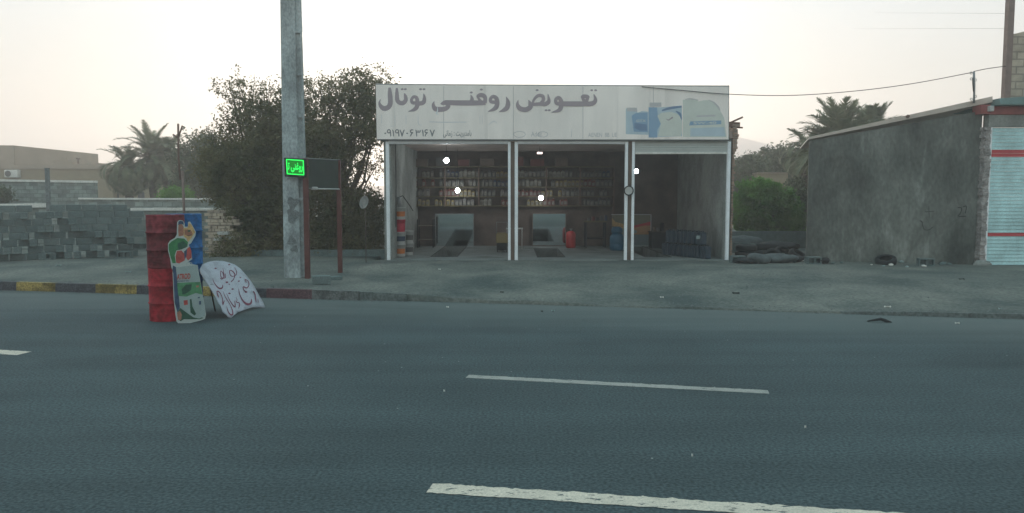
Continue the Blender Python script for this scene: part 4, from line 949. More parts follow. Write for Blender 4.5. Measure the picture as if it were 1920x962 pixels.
Q = k3(420, 160, -.03); mb = MB(); mb.tube([Q, (Q.x + .05, Q.y + .32, .012)], .014, 6); mb.tube([k3(180, 200, -.03), (k3(180, 200, 0).x - .02, k3(180, 200, 0).y + .3, .012)], .014, 6); mb.build('prop_leg', M['rusty'], e)

# ------------------------------------------------------------------ right hand building and its shuttered neighbour
Lw = gnd(1511, 491, .22); Rw = gnd(1826, 497, .24)
wallv = Rw - Lw; wallv.z = 0; wn = Vector((wallv.y, -wallv.x, 0)).normalized()      # faces the road
if wn.y > 0: wn = -wn
def wp(px, py, o=0.):
    q = onplane(px, py, Lw, wn); return q + wn * o
e = empty('rendered_building', Lw, 'long stained grey cement walled building with a roof edge climbing to the right', 'building')
tl, tr = wp(1518, 264), wp(1831, 208)
from mathutils import noise
mb = MB()
b0 = Vector((Lw.x, Lw.y, -.1)); b1 = Vector((Rw.x, Rw.y, -.1))
mb.slab([b0, b1, Vector((b1.x + .05, b1.y, tr.z)), Vector((tl.x, tl.y, tl.z))], -wn * .3); mb.build('front_wall', M['stucco'], e)
mb = MB(); s0 = b0 - wn * .302; far = s0 + Vector((4.4, 9, 0))
mb.slab([far, s0, Vector((s0.x, s0.y, tl.z)), Vector((far.x, far.y, tl.z - .1))], (.2, .02, 0)); mb.build('side_wall', M['stucco'], e)
mb = MB(); f0, f1 = wp(1515, 262, .05), wp(1860, 192, .05); f2, f3 = wp(1860, 181, .05), wp(1517, 257, .05)
mb.slab([f0, f1, f2, f3], -wn * 4.5); mb.build('roof', M['fascia'], e)
mb = MB(); q = wp(1701, 219, .06); mb.tube([q, q + wn * .06], .05, 6); mb.build('pipe_stub', M['rusty'], e)
mb = MB(); gp = lambda x, y, o: wp(1600 + x / 1.85, y / 1.85, .004 + o)
for i, s_ in enumerate(([(262, 715, 2), (263, 755, 2)], [(248, 735, 2), (280, 733, 2)], [(238, 770, 3), (245, 795, 2), (262, 797, 2), (275, 788, 3)], [(232, 765, 4), (240, 772, 4)],
           [(362, 720, 3), (375, 722, 3), (372, 738, 3), (362, 750, 3)], [(380, 718, 3), (392, 716, 3), (388, 740, 3)], [(365, 752, 3), (390, 750, 3)])): stroke(mb, s_, gp, .0003 * i)
mb.build('scribble', M['black'], e, recalc=False)
mb = MB(); bx, by = Rw.x + .01, Rw.y
z = -.05
mb_p = MB()
cx0, cx1 = wp(1829, 480).x, wp(1842, 480).x
while z < 3.85:
    mb_p.box(cx0 + random.uniform(-.03, .02), cx1 + random.uniform(-.02, .015), by - .20 + random.uniform(-.02, .02), by + .4, z, z + .09); z += .094
mb_p.rough(.03, 5); mb_p.build('rough_pier', M['pier'], e)
mb = MB(); mb.sphere((cx0 + .1, by - .15, .27), .2, (1.1, .8, .6)); mb.rough(.05, 5); mb.build('mortar_lump', M['plaster'], e)

YS = by - .12
e = empty('shutter_shop', (X(1850, YS), YS, .24), 'closed shop with an aqua roller shutter banded in red under a red beam', 'shop')
sp_ = lambda px, py: at(px, py, YS)
XE = 17.5
def fill(x0, x1, pt, pb, y0, y1, name, m, par):
    mb = MB(); mb.box(x0, x1, y0, y1, Z(pb, YS), Z(pt, YS)); return mb.build(name, M[m], par)
xs0 = X(1843, YS)
fill(xs0, XE, 200, 215, YS - .08, YS + .3, 'beam', 'redbeam', e)
fill(X(1826, YS), xs0 - .005, 197, 214, YS - .1, YS + .3, 'beam_end', 'redbeam', e)
mb = MB(); a = at(1861, 187, YS); mb.hexa([(a.x, YS - .35, Z(199, YS)), (XE, YS - .35, Z(199, YS)), (XE, YS + 2, Z(199, YS)), (a.x, YS + 2, Z(199, YS))], [(a.x, YS - .3, Z(187, YS)), (XE, YS - .3, Z(165, YS)), (XE, YS + 2, Z(165, YS)), (a.x, YS + 2, Z(187, YS))]); mb.build('awning', M['teal'], e)
fill(xs0, XE, 216, 238, YS - .05, YS + .2, 'shutter_housing', 'plaster', e)
fill(xs0, X(1851, YS), 239, 491, YS - .04, YS + .1, 'door_guide', 'frame', e)
mb = MB(); z0, z1 = .26, Z(239.5, YS); n = 38; xa = X(1851.5, YS)
r1 = (Z(292, YS), Z(281, YS)); r2 = (Z(444, YS), Z(433, YS))
mb2 = MB()
for i in range(n):
    za = z0 + (z1 - z0) * i / n; zb = z0 + (z1 - z0) * (i + 1) / n; zm = (za + zb) / 2
    t_ = mb2 if (r1[0] < zm < r1[1] or r2[0] < zm < r2[1]) else mb
    t_.hexa([(xa, YS - .012, za), (XE, YS - .012, za), (XE, YS + .03, za), (xa, YS + .03, za)], [(xa, YS + .006, zb - .004), (XE, YS + .006, zb - .004), (XE, YS + .03, zb - .004), (xa, YS + .03, zb - .004)])
sh = mb.build('roller_shutter', M['aqua'], e); mb2.build('red_band', M['redstripe'], sh)
mb = MB(); mb.box(xa, XE, YS - .05, YS + .05, .2, .258); mb.build('sill', M['teal'], e)
mb = MB(); q = at(1858, 203, YS - .15); mb.box(q.x - .06, q.x + .06, YS - .2, YS - .082, q.z - .08, q.z + .06); mb.bevel(.01); mb.build('junction_box', M['silver'], e)
# unfinished upper storey
e = empty('upper_storey', (X(1905, YS + .9), YS + .9, Z(187, YS)), 'unfinished tan block upper storey standing above the shuttered shop at the right edge', 'building')
YU = YS + .9; zb_ = Z(186, YS) + .02
mb = MB(); xa = X(1897.5, YU, 110); xq = xa * (YU + 5.2) / YU; mb.hexa([(xa, YU, zb_), (XE, YU, zb_), (XE + 4, YU + 5, zb_), (xq, YU + 5, zb_)], [(xa, YU, Z(64, YU)), (XE, YU, Z(0, YU)), (XE + 4, YU + 5, Z(0, YU)), (xq, YU + 5, Z(64, YU))]); mb.build('wall', M['tanbrick'], e)
mb = MB(); mb.box(X(1886, YU, 90), X(1897, YU, 90), YU - .05, YU + .12, zb_, 8.6); mb.build('steel_post', M['steelbrown'], e)
# small service bracket with the sagging wire
q = wp(1824, 186, .12); qt = at(1826, 134, q.y)
e = empty('cable_bracket', (q.x, q.y, q.z), 'thin bent metal pipe with insulators rising from the roof edge at the right', 'cable post')
mb = MB(); mb.tube([(q.x, q.y, q.z - .12), q, q.lerp(qt, .5) + Vector((.01, 0, 0)), qt], .028, 8); mb.build('pipe', M['greymetal'], e)
for py, s_ in ((137, -1), (148, -1), (150, 1), (181, 1), (186, -1)):
    c_ = at(1825 + s_ * 4, py, q.y - .03); mb = MB(); mb.tube([c_ + Vector((.03 * math.cos(a), 0, .03 * math.sin(a))) for a in [k * math.pi / 4 for k in range(9)]], .009, 5, False); mb.build('hook', M['greymetal'], e)
mb = MB(); mb.tube([qt + Vector((.02, .05, -.05)), q.lerp(qt, .6) + Vector((-.05, -.03, 0)), q.lerp(qt, .25) + Vector((-.03, -.03, 0))], .014, 5); mb.build('loose_wire', M['black'], e)
def wire(pts, r, label):
    mb = MB(); mb.tube([tuple(p[:3]) for p in catmull([tuple(p) for p in pts], 8)], r, 5); o = mb.build('overhead_wire', M['black']); origin(o, pts[0]); tag(o, label, 'wire')
wire([signpt(1203, 163, .03), signpt(1280, 170, .03), signpt(1366, 177, .04)] + [at(px_, py_, 21.8 - .6 * i / 4) for i, (px_, py_) in enumerate(((1480, 179), (1600, 171), (1710, 157), (1822, 136)))], .010, 'black wire sagging from the shop sign to the bent pipe on the right roof')
wire([qt, at(1850, 129, q.y + .3), at(1886, 124, YU)], .010, 'short black wire from the bent pipe up to the brown steel post')
wire([at(1886, 54, YU), at(1810, 53.6, 26), at(1600, 54, 60)], .003, 'faint thin wire, lower of the two high wires left of the steel post')
wire([at(1886, 26, YU), at(1830, 25, 26), at(1640, 24, 60)], .003, 'faint thin wire, higher of the two high wires left of the steel post')

# ------------------------------------------------------------------ left: stacked cinder blocks
def blockmesh(m):
    """hollow cinder block .40 x .20 x .20, its two cores opening to the front face"""
    mb = MB(); L_, h, dpt, t, ww = .39, .195, .195, .032, .03
    xs_ = [-L_ / 2, -L_ / 2 + t, -ww / 2, ww / 2, L_ / 2 - t, L_ / 2]
    mb.box(-L_ / 2, L_ / 2, 0, dpt, 0, t); mb.box(-L_ / 2, L_ / 2, 0, dpt, h - t, h)
    for a, b in ((0, 1), (2, 3), (4, 5)): mb.box(xs_[a], xs_[b], 0.001, dpt - .001, t, h - t)
    mb.box(-L_ / 2 + t, L_ / 2 - t, dpt * .55, dpt * .65, t, h - t)
    return mb
def solid(m):
    mb = MB(); mb.box(-.194, .194, 0, .194, 0, .190); mb.bevel(.010); return mb
BS = solid(0).build('cinder_block', M['block']); BP = solid(0).build('cinder_block', M['block_pale']); BH = blockmesh(0).build('cinder_block', M['block'])
GRP = 'cinder blocks stacked in the long low pile at the left'
first = {BS: True, BP: True, BH: True}
def putblock(src, x, y, z, rz=0., label=None, grp=GRP, rx=0.):
    o = src if first[src] else src.copy()
    if not first[src]: COL.objects.link(o)
    first[src] = False
    o.location = (x, y, z); o.rotation_euler = (rx, 0, rz); tag(o, label, 'cinder block', grp); return o
random.seed(11)
pA, pB = gnd(-14, 491.6, .2), gnd(262, 482, .2)
run = (pB - pA); run.z = 0; rl = run.length; ru = run.normalized(); rz0 = math.atan2(ru.y, ru.x)
ORD = 'first second third fourth fifth sixth seventh eighth ninth tenth eleventh twelfth thirteenth fourteenth fifteenth sixteenth seventeenth eighteenth nineteenth twentieth'.split() + ['twenty-%s' % q_ for q_ in 'first second third fourth fifth sixth seventh eighth ninth'.split()]
CNT = {}
ntot = int(rl / .403); RW = ['bottom', 'second', 'third', 'fourth', 'fifth', 'sixth', 'seventh', 'eighth']
for r in range(8):
    s_ = .2 * (r % 2) + random.uniform(0, .08); 
    while s_ < rl - .35 * (r > 6):
        q = pA + ru * s_; px_frac = s_ / rl
        if r == 7 and random.random() < .25 : s_ += .41; continue
        up = random.random() < .45                       # block on end / end-on
        src = BS if random.random() < .66 else BP
        hol = (r == 1 and px_frac > .93) or (r == 0 and random.random() < .12) or random.random() < .01
        if hol: src = BH
        wd = .403
        if up and not hol:
            o = putblock(src, q.x + ru.x * .1, q.y + random.uniform(-.012, .012) - .1, gz(q.x, q.y) + r * .199 + .002, rz0 + R(90) + random.uniform(-.04, .04)); wd = .205
        else:
            o = putblock(src, q.x + ru.x * .2, q.y + random.uniform(-.015, .015), gz(q.x, q.y) + r * .199 + .002, rz0 + random.uniform(-.03, .03))
        kind_ = 'hollow grey' if src is BH else ('pale grey' if src is BP else 'grey')
        key = (r, kind_); CNT[key] = CNT.get(key, 0) + 1
        o['label'] = '%s block in the %s row of the left pile, %s such from the left' % (kind_, RW[r], ORD[CNT[key] - 1])
        s_ += wd + random.choice([0, .006, .01, .015, .03])
n = 0
for px_, py_, rz_, l_ in ((236, 486, .1, 'hollow cinder block lying on the ground by the right end of the long pile'), (90, 489, -.2, 'hollow cinder block lying before the left part of the long pile')):
    q = gnd(px_, py_, .2); putblock(BH, q.x, q.y - .12, gz(q.x, q.y), rz_, l_, 'loose cinder blocks')
q = gnd(122, 485, .2); mb = MB(); mb.sphere((q.x, q.y - .1, gz(q.x, q.y) + .06), .12, (1.5, .8, .7)); mb.rough(.05, 7); o = mb.build('rubble_lump', M['black']); origin(o, (q.x, q.y - .1, gz(q.x, q.y))); tag(o, 'black lump of rubble at the foot of the long block pile', 'lump')
# a taller ragged stack just left of the drums (upper level at right end)
for i, (px_, r) in enumerate(((252, 7), (236, 7))): pass

# walls behind the pile
def wall(name, pl, pr, Y0, Y1, mt, label, cap=None, th=.2, capname='coping', base=-.1):
    """pl, pr: (px, py) of the wall's top corners at depth Y0, Y1"""
    a, b = at(*pl, Y0), at(*pr, Y1); e = empty(name, (a.x, a.y, gz(a.x, a.y)), label, 'wall')
    mb = MB(); A_, B_ = Vector((a.x, a.y, base)), Vector((b.x, b.y, base)); mb.slab([A_, B_, b, a], (0, th, 0)); mb.build('masonry', M[mt], e)
    if cap:
        mb = MB(); n = max(3, int((b - a).length / .8)); h_ = cap
        for i in range(n):
            p0, p1 = a.lerp(b, i / n), a.lerp(b, (i + .985) / n); dz = random.uniform(-.012, .02)
            mb.hexa([p0 + Vector((0, -.06, .002)), p1 + Vector((0, -.06, .002)), p1 + Vector((0, th + .06, .002)), p0 + Vector((0, th + .06, .002))],
                    [p0 + Vector((0, -.05, h_ + dz)), p1 + Vector((0, -.05, h_ + dz * .5)), p1 + Vector((0, th + .05, h_)), p0 + Vector((0, th + .05, h_))])
        mb.build(capname, M['white'], e)
    return e
wall('boundary_wall', (-160, 338), (179, 343), 41, 40, 'blockwall', 'tall grey block boundary wall with a thin white coping at far left', .11)
wall('boundary_wall', (148, 374), (462, 375), 36, 35, 'blockwall', 'long lower block wall with a white coping before the palms', .07)
wall('boundary_wall', (-160, 391), (88, 389), 27.5, 27, 'blockwall', 'low wall with thick white coping slabs just behind the block pile at far left', .14)
wall('boundary_wall', (246, 395), (420, 395), 27, 26.5, 'blockwall', 'low wall with broken white coping slabs behind the drums', .09)
wall('boundary_wall', (140, 392), (250, 391), 29, 29, 'block', 'plain low grey wall showing above the middle of the block pile')
wall('boundary_wall', (300, 470), (745, 468), 23.9, 23.4, 'block', 'knee high dark wall at the foot of the big tree')
q = at(88, 316, 26.8); e = empty('wooden_post', (q.x, q.y, .2), 'upright dark weathered post at the end of the white coping, far left', 'post')
mb = MB(); mb.box(q.x - .055, q.x + .055, q.y - .055, q.y + .055, 0, q.z); mb.rough(.01, 4); mb.build('post', M['stain'], e)
mb = MB(); mb.box(q.x - .062, q.x + .065, q.y - .06, q.y + .06, q.z, q.z + .02); mb.build('cap', M['stain'], e)
q = at(341, 320, 25.5)
e = empty('rusty_pole', (q.x, q.y, .2), 'thin rusty pole with two short arms standing against the trees left of the big tree', 'pole')
mb = MB(); mb.tube([(q.x + .04, q.y, 0), (q.x + .02, q.y, q.z)], .045, 8); mb.build('lower_pipe', M['steelbrown'], e)
t0 = at(334, 232, 25.5); mb = MB(); mb.tube([(q.x - .06, q.y, q.z - .3), at(335, 300, 25.5), t0], .035, 8); mb.build('upper_pipe', M['rusty'], e)
mb = MB(); mb.tube([at(334.5, 257, 25.5), at(342, 236, 25.4)], .028, 6); mb.build('arm', M['rusty'], e)
mb = MB(); mb.tube([at(334.5, 259, 25.5), at(324, 252, 25.4)], .028, 6); mb.build('arm', M['rusty'], e)

# far houses
YH = 62
def hb(px0, px1, py, Y, d, mt, name, par, z0=-.2, z1=None):
    mb = MB(); mb.box(X(px0, Y), X(px1, Y), Y, Y + d, z0, z1 or Z(py, Y)); return mb.build(name, M[mt], par)
e = empty('beige_house', (X(0, YH), YH, .2), 'flat roofed beige house with a set back upper storey and parapets at far left', 'house')
hb(-190, 215, 316, YH, 10, 'beige_dark', 'wall', e)
hb(-190, 216, 309, YH - .12, 10.3, 'beige', 'parapet', e, Z(316.5, YH) , Z(309, YH - .12))
hb(-190, 32, 272, YH + 2, 7, 'beige', 'upper_storey', e, Z(309, YH), Z(272.5, YH + 2))
mb = MB(); a, b = X(32.2, YH + 2), X(105, YH + 2); mb.hexa([(a, YH + 2.1, Z(309, YH)), (b, YH + 4, Z(309, YH)), (b, YH + 9, Z(309, YH)), (a, YH + 9, Z(309, YH))], [(a, YH + 2.1, Z(272.5, YH + 2)), (b, YH + 4, Z(280, YH + 2)), (b, YH + 9, Z(280, YH + 2)), (a, YH + 9, Z(272.5, YH + 2))]); mb.build('upper_storey', M['beige'], e)
hb(105, 139, 301, YH + 1, 6, 'beige', 'roof_block', e, Z(309, YH), Z(301.5, YH + 1)); hb(139, 170, 307, YH + 1, 6, 'beige', 'roof_block', e, Z(311, YH), Z(307, YH + 1))
q = at(143, 307, YH + 1); mb = MB(); mb.tube([(q.x, q.y + .3, q.z - .4), (q.x, q.y + .3, Z(297, YH + 1))], .07, 8); mb.tube([(q.x - .14, q.y + .3, Z(297, YH + 1)), (q.x + .14, q.y + .3, Z(297.5, YH + 1))], .06, 6); mb.build('vent_pipe', M['rusty'], e)
ac0, ac1 = X(20, YH), X(44, YH); acz0, acz1 = Z(333, YH), Z(319, YH)
mb = MB(); mb.box(ac0, ac1, YH - .5, YH - .01, acz0, acz1); mb.bevel(.03); ac = mb.build('air_conditioner', M['white'], e)
mb = MB(); cxx, czz = ac0 + (ac1 - ac0) * .3, (acz0 + acz1) / 2; mb.slab([Vector((cxx + .24 * math.cos(a), YH - .53, czz + .24 * math.sin(a))) for a in [k * math.pi / 10 for k in range(20)]], (0, .02, 0)); mb.build('fan_grille', M['bgrey'], ac)
e = empty('arched_house', (X(270, YH + 1), YH + 1, .2), 'beige house wing with small arched windows behind the palms', 'house')
hb(216, 470, 330, YH + .6, 9, 'beige_dark', 'wall', e)
hb(216, 470, 323, YH + .5, 9.2, 'beige', 'parapet', e, Z(330, YH + .6), Z(323, YH + .5))
for pc in (214, 238, 262, 288):
    c_ = at(pc + 3, 366, YH + .6); r = .26; mb = MB(); pts = [(c_.x - r, c_.z - .35), (c_.x + r, c_.z - .35)] + [(c_.x + r * math.cos(a), c_.z + .1 + r * math.sin(a)) for a in [k * math.pi / 8 for k in range(9)]]
    mb.slab([Vector((x, YH + .55, z)) for x, z in pts], (0, .04, 0)); wi = mb.build('window', M['glass'], e)
    mb = MB(); mb.box(c_.x - .02, c_.x + .02, YH + .52, YH + .548, c_.z - .35, c_.z + .34); mb.build('bar', M['brown'], wi)

# right: block wall, dirt heap, cottage behind the trees
wall('boundary_wall', (1372, 434), (1520, 434), 27.5, 27.5, 'block', 'low dark block wall closing the gap right of the shop')
wall('boundary_wall', (1374, 455), (1440, 458), 25.0, 25.0, 'block', 'knee high block wall beside the shop, in front of the low dark wall')
e = empty('tan_hut', (X(1435, 44), 44, .2), 'small pale tan wall of a hut seen between the trees right of the shop', 'hut')
hb(1418, 1475, 325, 44, 5, 'beige_dark', 'wall', e); 
mb = MB(); mb.box(X(1417, 44), X(1476, 44), 43.9, 49, Z(325, 44), Z(323.5, 44)); mb.build('roof', M['beige'], e)

# ------------------------------------------------------------------ foliage
def rand_rot(n):
    q = np.random.normal(size=(n, 4)); q /= np.linalg.norm(q, axis=1)[:, None]; w_, x, y, z = q.T
    return np.stack([np.stack([1 - 2 * (y * y + z * z), 2 * (x * y - z * w_), 2 * (x * z + y * w_)], -1), np.stack([2 * (x * y + z * w_), 1 - 2 * (x * x + z * z), 2 * (y * z - x * w_)], -1), np.stack([2 * (x * z - y * w_), 2 * (y * z + x * w_), 1 - 2 * (x * x + y * y)], -1)], -2)
def leaves(name, clumps, n, size, m, parent, twig=14, spreadf=.16, shell=.45, asp=.45):
    """clumps: (x, y, z, rx, ry, rz, weight). Leaf faces in twig-sized tufts through each clump's volume."""
    c = np.array(clumps, float); wts = c[:, 3] * c[:, 4] * c[:, 5] * c[:, 6]; wts /= wts.sum(); nt_ = max(1, n // twig)
    idx = np.random.choice(len(c), nt_, p=wts); d = np.random.normal(size=(nt_, 3)); d /= np.linalg.norm(d, axis=1)[:, None]
    tw = c[idx, :3] + d * c[idx, 3:6] * (np.random.rand(nt_) ** shell)[:, None]
    tdir = np.random.normal(size=(nt_, 3)) + d * 1.2; tdir /= np.linalg.norm(tdir, axis=1)[:, None]
    u = np.random.rand(nt_, twig) - .4
    P_ = (tw[:, None, :] + tdir[:, None, :] * (u * spreadf * 3)[..., None] + np.random.normal(size=(nt_, twig, 3)) * spreadf * .35).reshape(-1, 3)
    k = len(P_); Rm = rand_rot(k); s_ = size * np.random.uniform(.6, 1.3, k)
    quad = np.array([[-1, 0, 0], [0, -asp, 0.12], [1, 0, 0], [0, asp, .12]]) * .5
    V = np.einsum('kij,qj->kqi', Rm, quad) * s_[:, None, None] + P_[:, None, :]
    off = Vector((0, 0, 0)); p = parent
    while p: off += p.location; p = p.parent
    V = V.reshape(-1, 3) - np.array(off); me = bpy.data.meshes.new(name)
    me.vertices.add(len(V)); me.vertices.foreach_set('co', V.ravel().astype(np.float32)); me.loops.add(4 * k); me.loops.foreach_set('vertex_index', np.arange(4 * k, dtype=np.int32))
    me.polygons.add(k); me.polygons.foreach_set('loop_start', np.arange(0, 4 * k, 4, dtype=np.int32)); me.polygons.foreach_set('loop_total', np.full(k, 4, dtype=np.int32)); me.update()
    me.materials.append(m); o = bpy.data.objects.new(name, me); COL.objects.link(o); o.parent = parent; return o
def limbs(base, clumps, r, e, n=None):
    mb = MB(); base = Vector(base); sel = clumps if n is None else random.sample(clumps, min(n, len(clumps)))
    fork = base + Vector((random.uniform(-.2, .2), 0, .7)); mb.tube([base - Vector((0, 0, .2)), base + Vector((.03, 0, .35)), fork], [r * 1.25, r, r * .85], 9); mb.build('trunk', M['trunk'], e)
    mb = MB()
    for c in sel:
        t_ = Vector(c[:3]); m_ = fork.lerp(t_, .5) + Vector((random.uniform(-.3, .3), random.uniform(-.2, .2), random.uniform(-.1, .35)))
        mb.tube([fork, fork.lerp(m_, .6) + Vector((0, 0, .08)), m_, m_.lerp(t_, .6), t_], [r * .6, r * .42, r * .28, r * .16, r * .05], 6)
        for _ in range(3):
            d_ = Vector((random.uniform(-1, 1) * c[3], random.uniform(-1, 1) * c[4], random.uniform(-.3, 1) * c[5])) * .9; mb.tube([m_.lerp(t_, .5), m_.lerp(t_, .7) + d_ * .5, t_ + d_], [r * .15, r * .09, r * .03], 5)
    mb.build('branch', M['trunk'], e)
def cl(px, py, Y, rpx, rpy, ry, wt=1.):
    q = at(px, py, Y); return (q.x, q.y, q.z, rpx / F * Y, ry, rpy / F * Y, wt)
random.seed(5)
YT = 25.0
b_ = gnd(500, 495, .2); b_.y = 24.6; b_.x = X(500, 24.6)
e = empty('acacia_tree', (b_.x, b_.y, .22), 'big dusty dark green tree with an airy top behind the power pole', 'tree')
big = [cl(440, 330, YT, 52, 55, 1.5, 1.2), cl(500, 300, YT, 60, 70, 1.7, 1.2), cl(480, 240, YT, 50, 42, 1.4, .95), cl(430, 290, YT, 48, 32, 1.2, 1.), cl(540, 245, YT, 55, 45, 1.5, 1.),
       cl(470, 395, YT, 58, 50, 1.6, 1.2), cl(530, 380, YT, 60, 60, 1.6, 1.2), cl(430, 235, YT, 25, 22, .8, .5), cl(450, 190, YT, 38, 34, 1., .5), cl(408, 245, YT, 20, 12, .6, .3), cl(447, 152, YT, 25, 20, .7, .34),
       cl(520, 190, YT, 45, 26, 1.1, .5), cl(555, 170, YT, 30, 22, .9, .28), cl(500, 445, YT - .2, 60, 45, 1.3, 1.3), cl(560, 440, YT - .2, 50, 48, 1.2, 1.3), cl(540, 320, YT, 50, 60, 1.5, 1.2), cl(455, 440, YT, 40, 40, 1.2, .8), cl(395, 280, YT, 26, 22, .8, .7), cl(412, 350, YT, 28, 34, .9, 1.), cl(390, 315, YT, 28, 30, .8, .9), cl(378, 335, YT, 18, 20, .7, .4), cl(385, 255, YT, 14, 14, .6, .3),
       cl(430, 160, YT, 20, 22, .7, .25), cl(500, 165, YT, 30, 22, .8, .2), cl(520, 215, YT, 40, 26, 1., .8), cl(578, 205, YT, 26, 40, 1., .8), cl(575, 160, YT, 26, 24, .8, .35), cl(590, 300, YT, 26, 50, 1., 1.)]
limbs(b_, big, .17, e); leaves('crown', big, 80000, .105, M['leafdark'], e)
YT2 = 24.6
b2 = Vector((X(640, 24.4), 24.4, .22)); e = empty('acacia_tree', b2, 'reddish brown green tree crowding the left end of the shop sign', 'tree')
b3 = [cl(620, 190, YT2, 40, 38, 1.2, .42), cl(680, 165, YT2, 42, 32, 1.1, .5), cl(640, 150, YT2, 35, 20, .9, .22), cl(700, 190, YT2, 40, 40, 1., .8), cl(610, 265, YT2, 50, 50, 1.4, 1.1), cl(670, 240, YT2, 30, 40, 1.2, .55), cl(700, 245, YT2, 35, 30, 1.1, .9), cl(650, 300, YT2, 42, 36, 1.2, .6), cl(700, 310, YT2, 26, 32, .9, .22),
      cl(610, 350, YT2, 48, 50, 1.4, 1.2), cl(660, 390, YT2, 50, 45, 1.3, 1.2), cl(700, 410, YT2, 28, 55, 1., 1.2), cl(620, 440, YT2, 50, 48, 1.2, 1.3), cl(680, 455, YT2, 40, 35, 1.1, 1.2), cl(725, 150, YT2, 22, 14, .8, .3), cl(690, 140, YT2, 35, 18, .8, .32), cl(600, 160, YT2, 26, 22, .8, .2), cl(660, 200, YT2, 46, 34, 1.1, .55)]
limbs(b2, b3, .15, e); leaves('crown', b3, 62000, .10, M['leafdark'], e)
q = Vector((X(395, 24.2), 24.2, .2)); e = empty('scrub_bush', q, 'thin dusty shrub growing through the broken wall right of the drums', 'bush')
c_ = [cl(445, 462, 23.6, 36, 26, .6, .8), cl(402, 480, 23.4, 26, 12, .4, .4)]; limbs(q, c_, .04, e); leaves('crown', c_, 2600, .09, M['leafdark'], e)
q = Vector((X(375, 46), 46, .2)); e = empty('broadleaf_tree', q, 'hazy grey green tree between the palms and the big tree', 'tree')
c_ = [cl(380, 330, 46, 40, 40, 2, 1), cl(355, 300, 46, 24, 30, 1.4, .8), cl(395, 290, 46, 30, 40, 1.8, 1), cl(350, 350, 46, 30, 22, 1.4, .7), cl(350, 262, 46, 10, 14, .8, .25)]; limbs(q, c_, .2, e); leaves('crown', c_, 14000, .22, M['leafdeep'], e, spreadf=.3)
q = Vector((X(5, 38), 38, .2)); e = empty('broadleaf_tree', q, 'dark bushy tree cut by the left edge of the picture', 'tree')
c_ = [cl(-10, 366, 38, 24, 18, 1, 1), cl(-40, 350, 38, 20, 20, 1, 1)]; limbs(q, c_, .12, e); leaves('crown', c_, 5000, .16, M['leafdeep'], e)
q = Vector((X(325, 37), 37.2, .2)); e = empty('low_bush', q, 'light green rounded bush showing above the low wall before the palms', 'bush')
c_ = [cl(330, 368, 37.2, 32, 14, .8, 1)]; limbs(q, c_, .05, e); leaves('crown', c_, 3500, .14, M['leafright'], e)
# right side
q = Vector((X(1435, 29.5), 29.5, .2)); e = empty('citrus_tree', q, 'bright green dense rounded tree just right of the shop', 'tree')
rc = random.Random(17); c_ = []
for k in range(46):
    a = rc.uniform(0, 6.28); rr = rc.random() ** .5; px_ = 1432 + 58 * rr * math.cos(a); py_ = 402 + 54 * rr * math.sin(a) * (1 if math.sin(a) < 0 else .9)
    c_.append(cl(px_, py_, 29.6 - .9 * (1 - rr) + rc.uniform(-.3, .3), rc.uniform(9, 16), rc.uniform(8, 13), .28, 1))
for px_, py_ in ((1398, 352), (1425, 344), (1450, 356), (1476, 366), (1385, 372), (1410, 360), (1440, 350)): c_.append(cl(px_, py_, 29.2, 14, 11, .3, 1.2))
core = [cl(1400, 400, 29.9, 26, 40, .8, .5), cl(1450, 400, 29.9, 32, 40, .8, .5), cl(1490, 415, 30, 20, 40, .6, .5)]
limbs(q, core + c_[:8], .12, e); leaves('crown', c_ + core, 34000, .13, M['leafright'], e, shell=.30, spreadf=.10, asp=.5)
q = Vector((X(1500, 33), 33, .2)); e = empty('broadleaf_tree', q, 'dark green tree filling the gap beside the stained grey wall', 'tree')
c_ = [cl(1500, 400, 33, 26, 50, 1.2, 1), cl(1490, 360, 33, 22, 24, 1, 1), cl(1515, 430, 33, 22, 40, 1, 1)]; limbs(q, c_, .13, e); leaves('crown', c_, 11000, .15, M['leafdeep'], e)
q = Vector((X(1375, 44), 46, .2)); e = empty('broadleaf_tree', q, 'dark tree against the sky just beside the shop brick edge', 'tree')
c_ = [cl(1378, 335, 46, 24, 26, 1.5, 1), cl(1405, 318, 46, 28, 22, 1.5, 1), cl(1370, 370, 46, 30, 40, 1.5, 1), cl(1392, 305, 46, 14, 10, .9, .7)]; limbs(q, c_, .2, e); leaves('crown', c_, 12000, .22, M['leafdeep'], e, spreadf=.28)
q = Vector((X(1455, 50), 50, .2)); e = empty('broadleaf_tree', q, 'lumpy dark tree with the highest crown between shop and grey wall', 'tree')
c_ = [cl(1440, 302, 50, 26, 22, 1.6, 1), cl(1470, 296, 50, 24, 18, 1.5, 1), cl(1455, 330, 50, 40, 30, 1.8, 1), cl(1425, 312, 50, 20, 16, 1.2, .8), cl(1490, 320, 50, 30, 34, 1.6, 1)]; limbs(q, c_, .22, e); leaves('crown', c_, 15000, .22, M['leafdeep'], e, spreadf=.28)

